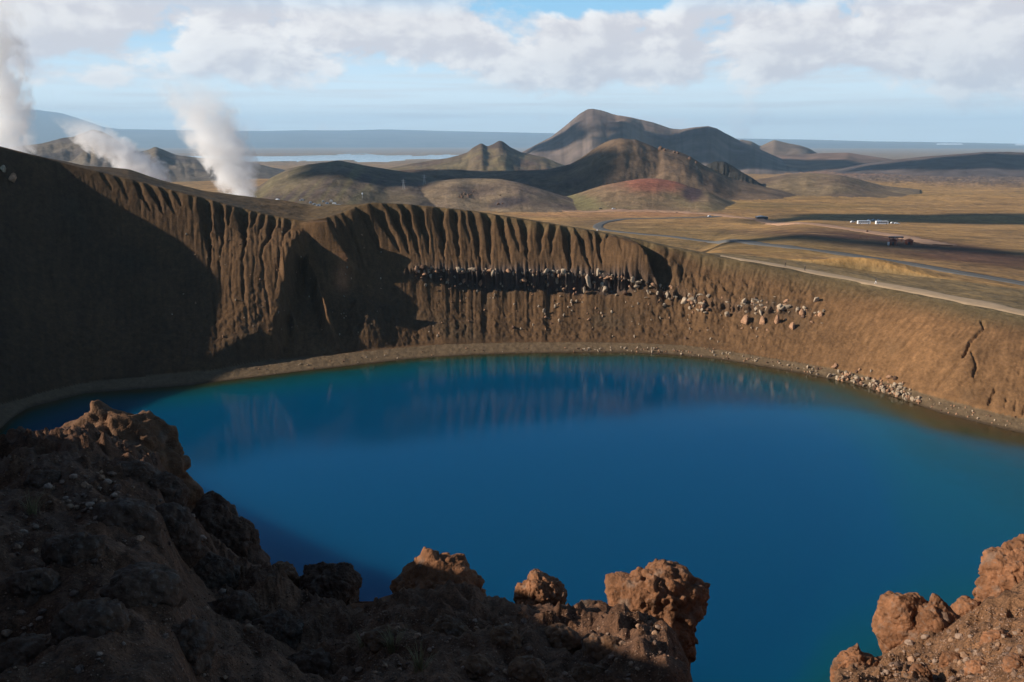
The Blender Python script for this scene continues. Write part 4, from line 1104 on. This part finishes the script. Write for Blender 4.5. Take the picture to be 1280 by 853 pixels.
for px, py, k_, lab, pm in ((1079.5, 280.5, 'b', 'white bus in the dark car park on the plain, left of the other white bus', None), (1102, 280.8, 'b', 'white bus in the dark car park on the plain, right of the other white bus', None),
                            (1066, 278.5, 'c', 'white car parked alone at the left end of the car park', M_white), (1087, 276.3, 'c', 'white car parked behind the left bus', M_white),
                            (1092.5, 276, 'c', 'silver car in the back row between the two buses', M_silver), (1099, 276.4, 'c', 'white car in the back row behind the right bus', M_white),
                            (1112, 279.5, 'c', 'dark car parked just right of the right bus', M_dark), (1116, 279.8, 'c', 'white car beside the dark car at the right of the buses', M_white), (1121, 280.2, 'c', 'silver car parked at the right end of the car park', M_silver)):
    p = ground_at(px, py, 400)
    if p: (bus(p, rg.uniform(-.15, .15), lab, G_) if k_ == 'b' else car(p, rg.uniform(-.2, .2), lab, G_, pm))
for px, py, rz, lab, pm in ((767, 262.3, .1, 'white car stopped at the foot of the red hill', M_white), (751, 262, .1, 'dark car stopped at the foot of the red hill', M_dark), (887, 271.6, .3, 'white car on the road by the pale track, right of the bend', M_white)):
    p = ground_at(px, py, 400)
    if p: car(p + Vector((0, 0, .35)), rz, lab, 'cars near the red hill', pm)
# rust-red well buildings with a dark deck
def shed(px, py, wpx, hpx, lab):
    p = ground_at(px, py, 330)
    if not p: return
    s = math.hypot(p.x, p.y) / F; w_, h_ = wpx * s, hpx * s
    t_ = empty('well_shed', p, -.15, lab, 'shed', 'rusty sheds on the plain')
    MB().tube((0, 0, -.6), (0, 0, h_ * .8), w_ * .5, seg=20).build('wall', M_rust, t_, True)
    MB().tube((0, 0, h_ * .8), (0, 0, h_ * 1.05), w_ * .55, w_ * .08, seg=20).build('roof', M_rust, t_)
    MB().box((-w_ * .1, -w_ * .5, h_ * .25), (w_ * .28, .12, h_ * .55)).build('door', M_dark, t_)
    MB().tube((w_ * .2, 0, h_ * .9), (w_ * .2, 0, h_ * 1.25), .12).build('vent_pipe', M_grey, t_)
shed(1116, 306.5, 8, 7.5, 'round rusty red shed at the left end of the dark raised deck')
shed(1136, 306, 9, 6.5, 'round rusty red shed at the right end of the dark raised deck')
p = ground_at(1123, 304, 330)
if p:
    s = math.hypot(p.x, p.y) / F; t_ = empty('raised_deck', p + Vector((0, 4, 0)), -.12, 'dark raised steel deck between the two rusty sheds on the plain', 'deck')
    zt = 6 * s
    MB().box((0, 0, zt), (16 * s, 2.2, .7), .05).build('deck', M_dark, t_)
    for x in (-7, -2.3, 2.3, 7): MB().tube((x * s, 0, -1), (x * s, 0, zt - .35), .16, seg=8).build('post', M_rust, t_)
p = ground_at(1110.5, 307, 330)
if p: 
    t_ = empty('oil_drum', p, 0, 'small pale upright drum in front of the left rusty shed', 'drum'); s = math.hypot(p.x, p.y) / F
    MB().tube((0, 0, -.2), (0, 0, 4 * s), s * 1.1, seg=16).build('body', M_grey, t_, True); MB().tube((0, 0, 4 * s), (0, 0, 4.2 * s), s * .8, seg=12).build('lid', M_rust, t_)
p = ground_at(1078, 301, 330)
if p:
    s = math.hypot(p.x, p.y) / F; t_ = empty('steel_frame', p, -.1, 'faint open steel frame of posts and rails left of the rusty sheds', 'frame')
    for x in (-4.5, -2.5, 1.5, 4.5): MB().tube((x * s, 0, -.5), (x * s, 0, 6 * s), .07, seg=6).build('post', M_rust, t_)
    for z in (3, 5.5): MB().tube((-4.5 * s, 0, z * s), (4.5 * s, 0, z * s), .05, seg=6).build('rail', M_rust, t_)
# borehole hut with pipe, plant and masts on the left
p = ground_at(347, 254, 420)
if p:
    s = math.hypot(p.x, p.y) / F; t_ = empty('borehole_dome', p, .1, 'white domed borehole hut on the left moor beyond the crater rim', 'hut')
    Vd, Td = ico(3); Vd = Vd * np.array((4.6, 3.6, 5.2)) * s; Vd[:, 2] = np.maximum(Vd[:, 2], -.6)
    o = np_mesh('dome', Vd, Td, M_white); o.parent = t_
    MB().box((0, -3.55 * s, 1.3 * s), (1.4 * s, .25, 2.6 * s)).build('door', M_grey, t_)
    t2_ = bpy.data.objects.new('pipeline', None)
    q_ = [ground_at(x, y, 420) for x, y in ((352, 254), (358, 254.6), (364, 255.4), (371, 256.4))]
    q_ = [v_ + Vector((0, 0, 2.2)) for v_ in q_ if v_]
    if len(q_) > 1:
        mb = MB()
        for a, b_ in zip(q_[:-1], q_[1:]): mb.tube(a, b_, .75, seg=10)
        o = mb.build('pipeline', M_red, None, True); tag(o, 'rusty red pipe running right from the white domed hut', 'pipeline')
def block(px, py, wpx, hpx, mat, name, lab, cat, grp=None, rmin=420):
    p = ground_at(px, py, rmin)
    if not p: return
    s = math.hypot(p.x, p.y) / F; t_ = empty(name, p, rg.uniform(-.3, .3), lab, cat, grp); w_, h_ = wpx * s, hpx * s
    MB().box((0, 0, h_ * .4), (w_, w_ * .6, h_ * 1.1), .05).build('wall', mat, t_)
    MB().prism([(-w_ * .54, h_ * .95), (w_ * .54, h_ * .95), (0, h_ * 1.35)], -w_ * .34, w_ * .34).build('roof', M_grey, t_)
    MB().box((0, -w_ * .302, h_ * .35), (w_ * .25, .08, h_ * .6)).build('door', M_dark, t_)
    return t_
for i, (px, py, wq, hq) in enumerate([(377, 251, 5, 1.6), (388, 254, 3, 1.6), (393, 256, 4, 1.4), (398, 257.5, 5, 1.8), (404, 253, 3, 1.8), (409, 255, 4, 1.6), (414, 252.5, 3, 2), (418, 255, 4, 1.5), (423, 257, 5, 1.2)]):
    block(px, py, wq, hq, M_silver if i % 2 else M_grey, 'site_cabin', 'tiny grey site cabin in the cluster of pipework beyond the rim', 'cabin', 'site cabins beyond the rim')
p = ground_at(453, 248, 420)
if p:
    s = math.hypot(p.x, p.y) / F; t_ = empty('mast', p, 0, 'slim mast with a white box on top beyond the rim', 'mast')
    MB().tube((0, 0, -.5), (0, 0, 5 * s), .18, seg=8).build('pole', M_grey, t_); MB().box((0, 0, 5.6 * s), (1.6 * s, 1.6 * s, 1.8 * s), .1).build('box', M_white, t_)
def pylon(px, py, hpx, lab):
    p = ground_at(px, py, 700)
    if not p: return
    s = math.hypot(p.x, p.y) / F; h_ = hpx * s; t_ = empty('power_pylon', p, .5, lab, 'pylon', 'power pylons on the moor')
    for a in (-1, 1):
        for b_ in (-1, 1): MB().tube((a * h_ * .12, b_ * h_ * .12, -.5), (a * .25, b_ * .25, h_), .13, .08, seg=5).build('leg', M_grey, t_)
    for z in (.72, .88): MB().tube((-h_ * .25, 0, h_ * z), (h_ * .25, 0, h_ * z), .1, seg=5).build('cross_arm', M_grey, t_)
    mb = MB()
    for z in (.2, .4, .6):
        k_ = .12 * h_ * (1 - z) + .25 * z
        mb.tube((-k_, -k_, z * h_), (k_, -k_, (z + .15) * h_), .05, seg=4).tube((k_, k_, z * h_), (-k_, k_, (z + .15) * h_), .05, seg=4)
    mb.build('bracing', M_grey, t_)
pylon(504.5, 237, 12, 'thin lattice pylon in front of the dark hill, the left one of two')
pylon(530.5, 231, 12, 'thin lattice pylon in front of the dark hill, the right one of two')
block(952, 274, 13, 3, M_dark, 'low_shed', 'long low dark shed beside the pale track in cloud shade', 'shed')
def marker(px, py, hpx, lab):
    p = ground_at(px, py, 330)
    if not p: return
    s = math.hypot(p.x, p.y) / F; t_ = empty('marker_post', p, 0, lab, 'post')
    MB().tube((0, 0, -.3), (0, 0, hpx * s), .45 * s, seg=8).build('post', M_white, t_); MB().tube((0, 0, hpx * s), (0, 0, (hpx + .4) * s), .5 * s, .2 * s, seg=8).build('cap', M_red, t_)
marker(746.5, 289, 2.2, 'white marker post on the outer edge of the road bend')

# ------------------------------------------------------------------ people on the rim path
def person(px, py, face, jacket, trousers, label, stride):
    j = int(np.argmin(np.abs(TH - paz(px, py)[0]))); rq_ = rc[j] + 3.6
    p = Vector((rq_ * math.sin(TH[j]), rq_ * math.cos(TH[j]), 0)); p.z = hgt(p.x, p.y)
    H = 1.76
    J = {'pelvis': ((0, 0, .93), .13), 'waist': ((0, 0, 1.08), .125), 'chest': ((0, .02, 1.32), .155), 'neck': ((0, .03, 1.50), .055), 'head0': ((0, .05, 1.60), .085), 'head1': ((0, .05, 1.70), .085)}
    E = [('pelvis', 'waist'), ('waist', 'chest'), ('chest', 'neck'), ('neck', 'head0'), ('head0', 'head1')]
    for s_, nm in ((-1, 'l'), (1, 'r')):
        f_ = stride * s_
        J.update({'hip' + nm: ((.09 * s_, 0, .88), .095), 'knee' + nm: ((.10 * s_, .16 * f_ + .03, .50), .065), 'ankle' + nm: ((.10 * s_, .30 * f_ - .02, .09), .045), 'toe' + nm: ((.11 * s_, .30 * f_ + .13, .04), .04),
                  'sh' + nm: ((.19 * s_, .02, 1.42), .07), 'elbow' + nm: ((.25 * s_, -.10 * f_, 1.14), .05), 'wrist' + nm: ((.24 * s_, -.14 * f_ + .08, .90), .036), 'hand' + nm: ((.23 * s_, -.14 * f_ + .12, .80), .035)})
        E += [('pelvis', 'hip' + nm), ('hip' + nm, 'knee' + nm), ('knee' + nm, 'ankle' + nm), ('ankle' + nm, 'toe' + nm), ('chest', 'sh' + nm), ('sh' + nm, 'elbow' + nm), ('elbow' + nm, 'wrist' + nm), ('wrist' + nm, 'hand' + nm)]
    names = list(J); me = bpy.data.meshes.new('person'); me.from_pydata([J[n][0] for n in names], [(names.index(a), names.index(b_)) for a, b_ in E], [])
    o = bpy.data.objects.new('person', me); col.objects.link(o)
    me_sk = o.modifiers.new('skin', 'SKIN'); sub = o.modifiers.new('sub', 'SUBSURF'); sub.levels = 1; sub.render_levels = 1
    for i, n in enumerate(names):
        me.skin_vertices[0].data[i].radius = (J[n][1], J[n][1]); me.skin_vertices[0].data[i].use_root = (n == 'pelvis')
    dg = bpy.context.evaluated_depsgraph_get(); ev = o.evaluated_get(dg)
    nm_ = bpy.data.meshes.new_from_object(ev); o.modifiers.clear(); o.data = nm_
    for q_ in (M_skin, jacket, trousers, M_dark): nm_.materials.append(q_)
    for f_ in nm_.polygons:
        z = f_.center.z; x = abs(f_.center.x)
        f_.material_index = 3 if z < .12 else (0 if z > 1.52 or (x > .17 and z < .88 and z > .7) else (2 if z < .95 and x < .2 else 1)); f_.use_smooth = True
    hair = MB(); Vd, Td = ico(2); hv = Vd * np.array((.1, .105, .1)) + (0, .035, 1.70); kp = Td[(hv[Td].mean(1)[:, 2] > 1.68) | (hv[Td].mean(1)[:, 1] < .02)]
    ho = np_mesh('hair', hv, kp, M_dark); ho.parent = o
    o.location = p + Vector((0, 0, .08)); o.rotation_euler = (0, 0, face)
    tag(o, label, 'person')
M_skin = paint('skin', (.45, .27, .19), .6); M_navy = paint('navy_cloth', (.02, .022, .03), .9); M_olive = paint('dark_brown_cloth', (.05, .04, .03), .9); M_cream = paint('white_cloth', (.75, .72, .68), .9)
person(981, 337.2, 1.2, M_olive, M_olive, 'person in dark brown clothes walking on the rim path, leftmost of three walkers', .8)
person(1006, 341.5, 1.3, M_navy, M_navy, 'person in dark navy clothes on the rim path, between the two other walkers', .6)
person(1094.5, 361.2, -1.2, M_navy, M_cream, 'person in a dark jacket and white trousers on the rim path', .9)

# ------------------------------------------------------------------ steam
def steam_mat(name, dens, axis, rad, top_fade, scale):
    """axis: list of (h, x) drift; rad: list of (h, r); all in metres above the vent"""
    m = bpy.data.materials.new(name); m.use_nodes = True; m.node_tree.nodes.clear(); t = NT_(m.node_tree)
    co = t.new('ShaderNodeTexCoord').outputs['Object']; sp_ = t.new('ShaderNodeSeparateXYZ'); t.link(co, sp_.inputs[0])
    hmax = axis[-1][0]
    def fcurve(pts, lo, hi_):
        n = t.new('ShaderNodeFloatCurve'); t.link(t.math('DIVIDE', sp_.outputs[2], hmax, clamp=True), n.inputs['Value'])
        c = n.mapping.curves[0]
        q_ = [(h / hmax, (v_ - lo) / (hi_ - lo)) for h, v_ in pts]
        c.points[0].location = q_[0]; c.points[1].location = q_[-1]
        for a in q_[1:-1]: c.points.new(*a)
        n.mapping.update()
        return t.math('ADD', t.math('MULTIPLY', n.outputs[0], hi_ - lo), lo)
    ax = fcurve(axis, -200, 200); rd = fcurve(rad, 0, 150)
    wn = t.noise(co, scale * .5, 3.); dx = t.math('SUBTRACT', t.math('SUBTRACT', sp_.outputs[0], ax), t.math('MULTIPLY', t.math('SUBTRACT', wn, .5), 22.))
    rho = t.math('SQRT', t.math('ADD', t.math('MULTIPLY', dx, dx), t.math('MULTIPLY', sp_.outputs[1], sp_.outputs[1])))
    e = t.math('SUBTRACT', 1., t.math('DIVIDE', rho, rd))
    n = t.noise(co, scale, 8., .62, .7)
    v_ = t.math('ADD', t.math('MULTIPLY', e, .95), t.math('MULTIPLY', t.math('SUBTRACT', n, .51), 3.2))
    d = t.mapr(v_, .06, .7)
    d = t.math('MULTIPLY', d, t.mapr(sp_.outputs[2], top_fade[0], top_fade[1], 1., 0.))
    d = t.math('MULTIPLY', d, t.mapr(e, .0, .12))
    d = t.math('MULTIPLY', d, dens)
    pv = t.new('ShaderNodeVolumePrincipled'); pv.inputs['Color'].default_value = (.995, .995, .995, 1); pv.inputs['Anisotropy'].default_value = .1
    t.link(d, pv.inputs['Density']); ou = t.new('ShaderNodeOutputMaterial'); t.link(pv.outputs[0], ou.inputs['Volume'])
    m.cycles.volume_step_rate = 1.
    return m
def steam(px, py, rng, axis_px, rad_px, fade_px, dens, scale, label):
    a, tn = paz(px, py); s = rng / F
    p = Vector((rng * math.sin(a), rng * math.cos(a), HC + tn * rng))
    ax = [(h * s, v_ * s) for h, v_ in axis_px]; rd = [(h * s, v_ * s) for h, v_ in rad_px]
    Vs, Q = [], []; n = 20; hs = np.linspace(0, ax[-1][0], 14)
    for i, h in enumerate(hs):
        cx = np.interp(h, *zip(*ax)); r = np.interp(h, *zip(*rd)) * 1.05 + 11
        if i in (0, 13): r *= .6
        for k_ in range(n): Vs.append((cx + r * math.cos(k_ * 2 * math.pi / n), r * math.sin(k_ * 2 * math.pi / n), h))
    for i in range(13):
        for k_ in range(n): Q.append((i * n + k_, i * n + (k_ + 1) % n, (i + 1) * n + (k_ + 1) % n, (i + 1) * n + k_))
    me = bpy.data.meshes.new('steam_plume'); me.from_pydata(Vs, [], Q + [tuple(range(n))[::-1], tuple(range(13 * n, 14 * n))]); me.update()
    me.materials.append(steam_mat('steam', dens, ax, rd, (fade_px[0] * s, fade_px[1] * s), scale))
    o = bpy.data.objects.new('steam_plume', me); col.objects.link(o); o.location = p
    return tag(o, label, 'steam plume')
steam(300, 262, 1000, [(0, 0), (40, -4), (80, -22), (120, -40), (165, -52)], [(0, 22), (35, 30), (70, 42), (110, 48), (165, 52)], (45, 160), .10, .055, 'tall white steam column rising beyond the rim, right of the other plumes')
steam(190, 232, 1250, [(0, 0), (25, -18), (45, -45), (65, -72), (85, -95)], [(0, 22), (25, 36), (45, 36), (65, 30), (85, 24)], (35, 80), .085, .06, 'low ragged steam cloud drifting left beyond the dark ridge, middle of the three plumes')
steam(16, 222, 900, [(0, 0), (60, 0), (110, -4), (160, -8), (230, -6)], [(0, 26), (60, 32), (110, 37), (160, 42), (230, 54)], (110, 215), .10, .05, 'broad white steam column at the left edge rising into the cloud')

# ------------------------------------------------------------------ clouds overhead whose shadows lie on the moor
m_cloud, t, b = mat_new('cloud_white'); b.inputs['Base Color'].default_value = (.9, .9, .9, 1); b.inputs['Roughness'].default_value = 1; b.inputs['Specular IOR Level'].default_value = 0
def cloud(px, py, wx, wy, rmin, seed, rot=0., alt=1750.):
    p = ground_at(px, py, rmin)
    if not p: print('no cloud target', px, py); return
    c = p + SUN * ((alt - p.z) / SUN.z)
    g_ = random.Random(seed); BL = []
    for i in range(9):
        a, q_ = g_.uniform(0, 6.28), g_.random() ** .5 * .62
        BL.append((np.array((math.cos(a) * q_ * wx, math.sin(a) * q_ * wy, g_.uniform(-.02, .06) * wx)), np.array((wx * g_.uniform(.3, .5), wy * g_.uniform(.3, .5), min(wx, wy) * g_.uniform(.2, .3)))))
    V, D, T_ = star_shape(BL, 5, min(wx, wy) * .1)
    V = V + D * (fb3(V, 3.5 / max(wx, wy), 5, .6) * min(wx, wy) * .45)[:, None]
    o = np_mesh('cloud', V, T_, m_cloud); o.location = c; o.rotation_euler = (0, 0, rot)
    tag(o, kind='structure')
cloud(1130, 273, 260, 120, 400, 1)
cloud(1135, 308, 190, 42, 330, 2, -.25)
cloud(650, 222, 270, 190, 1000, 3)
cloud(452, 212, 105, 170, 900, 4)
cloud(890, 180, 560, 420, 3500, 5, alt=3000)
cloud(700, 175, 240, 260, 3500, 6, alt=3000)
cloud(1240, 198, 700, 330, 3000, 7, alt=3000)
#--END--

# ------------------------------------------------------------------ haze
def box_mesh(name, x0, x1, y0, y1, z0, z1, mat):
    V = np.array([(x, y, z) for z in (z0, z1) for y in (y0, y1) for x in (x0, x1)], float)
    Q = np.array([(0, 2, 3, 1), (4, 5, 7, 6), (0, 1, 5, 4), (2, 6, 7, 3), (0, 4, 6, 2), (1, 3, 7, 5)])
    return np_mesh(name, V, Q, mat, smooth_=False)
mh = bpy.data.materials.new('haze_air'); mh.use_nodes = True
mh.node_tree.nodes.clear(); th_ = NT_(mh.node_tree)
pv_ = th_.new('ShaderNodeVolumePrincipled'); pv_.inputs['Color'].default_value = (.51, .77, 1., 1)
pv_.inputs['Density'].default_value = 3.6e-5; pv_.inputs['Anisotropy'].default_value = 0.
ou = th_.new('ShaderNodeOutputMaterial'); th_.link(pv_.outputs[0], ou.inputs['Volume'])
hz = box_mesh('haze', -46000, 46000, -46000, 46000, min(float(Z.min()), LAKE2_Z) - 1, float(Z.max()) + 60, mh)
tag(hz, kind='stuff')

# ------------------------------------------------------------------ sky and sun
w = bpy.data.worlds.new('World'); sc.world = w; w.use_nodes = True
w.node_tree.nodes.clear(); t = NT_(w.node_tree)
sky = t.new('ShaderNodeTexSky', sky_type='NISHITA'); sky.sun_disc = False
sky.sun_elevation = SUN_EL; sky.sun_rotation = math.atan2(SUN.x, SUN.y)
sky.air_density = 1.; sky.dust_density = .6; sky.ozone_density = 3.; sky.altitude = 500
SKY_S = .05
skyc = t.new('ShaderNodeVectorMath', operation='SCALE'); t.link(sky.outputs[0], skyc.inputs[0]); skyc.inputs['Scale'].default_value = SKY_S
tc = t.new('ShaderNodeTexCoord').outputs['Generated']
sp = t.new('ShaderNodeSeparateXYZ'); t.link(tc, sp.inputs[0])
azm = t.math('ARCTAN2', sp.outputs[0], sp.outputs[1])
elv = t.math('ARCSINE', sp.outputs[2])
def comb(x, y, z=0.):
    n = t.new('ShaderNodeCombineXYZ'); t.val(n.inputs[0], x); t.val(n.inputs[1], y); t.val(n.inputs[2], z); return n.outputs[0]
def px_az(x): return math.atan((x - 640) / F * 1.0)
def px_el(y): return math.atan((178 - y) / F)
def wblob(x, y, wx, wy, amp):
    a = t.math('DIVIDE', t.math('SUBTRACT', azm, px_az(x)), wx / F)
    b = t.math('DIVIDE', t.math('SUBTRACT', elv, px_el(y)), wy / F)
    q = t.math('ADD', t.math('MULTIPLY', a, a), t.math('MULTIPLY', b, b))
    return t.math('MULTIPLY', t.math('POWER', 2.718, t.math('MULTIPLY', q, -1.)), amp)
bias = None
for bl in [(250, 30, 330, 62, .52), (-60, 60, 160, 80, .4), (540, 55, 140, 40, .34), (725, 72, 62, 34, .42), (800, 95, 140, 28, .3), (980, 60, 260, 55, .46), (1200, 95, 140, 45, .40), (1250, 20, 160, 60, .35),
           (330, 90, 60, 10, .25), (130, 108, 40, 9, .22), (735, 4, 85, 24, -.8), (940, 0, 60, 18, -.4), (640, 132, 800, 18, -.2), (560, 110, 120, 20, -.2)]:
    o = wblob(*bl); bias = o if bias is None else t.math('ADD', bias, o)
cv = comb(t.math('MULTIPLY', azm, 7.), t.math('MULTIPLY', elv, 12.), .37)
n1_ = t.noise(cv, 1.9, 9., .57, .2)
cov = t.math('ADD', bias, t.math('MULTIPLY', t.math('SUBTRACT', n1_, .5), 1.9))
mask = t.mapr(cov, .06, .36)
# light on the sunny upper-left side: compare with the cover a little further towards the sun
cv2 = comb(t.math('ADD', t.math('MULTIPLY', azm, 7.), -.10), t.math('ADD', t.math('MULTIPLY', elv, 12.), .14), .37)
n2_ = t.noise(cv2, 1.9, 6., .55, .2)
lit = t.mapr(t.math('SUBTRACT', n1_, n2_), -.10, .12)
thick = t.mapr(cov, .15, .8)
low = t.mapr(elv, .03, .15, 0., 1.)
ccol = t.mix(lit, (.60, .58, .61), (.90, .87, .84))
ccol = t.mix(t.math('MULTIPLY', thick, .45), ccol, (.56, .55, .58))
# thin streaks near the horizon
cv3 = comb(t.math('MULTIPLY', azm, 3.), t.math('MULTIPLY', elv, 70.), 1.7)
st_ = t.noise(cv3, 1.6, 5., .55, .2)
stm = t.math('MULTIPLY', t.mapr(st_, .42, .72), t.math('MULTIPLY', t.mapr(elv, .0, .03), t.mapr(elv, .06, .12, 1., 0.)))
grad = t.mix(t.mapr(elv, .01, .15), (.86, .96, .98), (.25, .52, .76))
grad = t.mix(t.mapr(elv, .14, .34), grad, (.035, .18, .46))
base = t.mix(t.mapr(elv, .32, .6, 1., 0.), skyc.outputs[0], grad)
base = t.mix(t.math('MULTIPLY', stm, .75), base, (.66, .69, .71))
high = t.mapr(elv, .125, .17, 1., 0.)
final = t.mix(t.math('MULTIPLY', mask, high), base, ccol)
bg = t.new('ShaderNodeBackground'); t.link(final, bg.inputs[0]); bg.inputs[1].default_value = 1.
wo = t.new('ShaderNodeOutputWorld'); t.link(bg.outputs[0], wo.inputs[0])

sd = bpy.data.lights.new('sun', 'SUN'); sd.energy = 5.0; sd.angle = R(.5); sd.color = (1, .92, .81)
so = bpy.data.objects.new('sun', sd); col.objects.link(so)
so.rotation_euler = (-SUN).to_track_quat('-Z', 'Y').to_euler(); so.location = SUN * 3000

cd = bpy.data.cameras.new('camera'); cam = bpy.data.objects.new('camera', cd); col.objects.link(cam)
cam.location = (0, 0, HC); cam.rotation_euler = (R(90) - PITCH, 0, 0)
cd.sensor_width = 36; cd.lens = 18 / math.tan(R(30)); cd.clip_start = .1; cd.clip_end = 200000
sc.camera = cam
sc.view_settings.view_transform = 'Standard'; sc.view_settings.look = 'None'; sc.view_settings.gamma = 1; sc.view_settings.exposure = .35
sc.cycles.volume_bounces = 28; sc.cycles.max_bounces = 28; sc.cycles.use_denoising = True
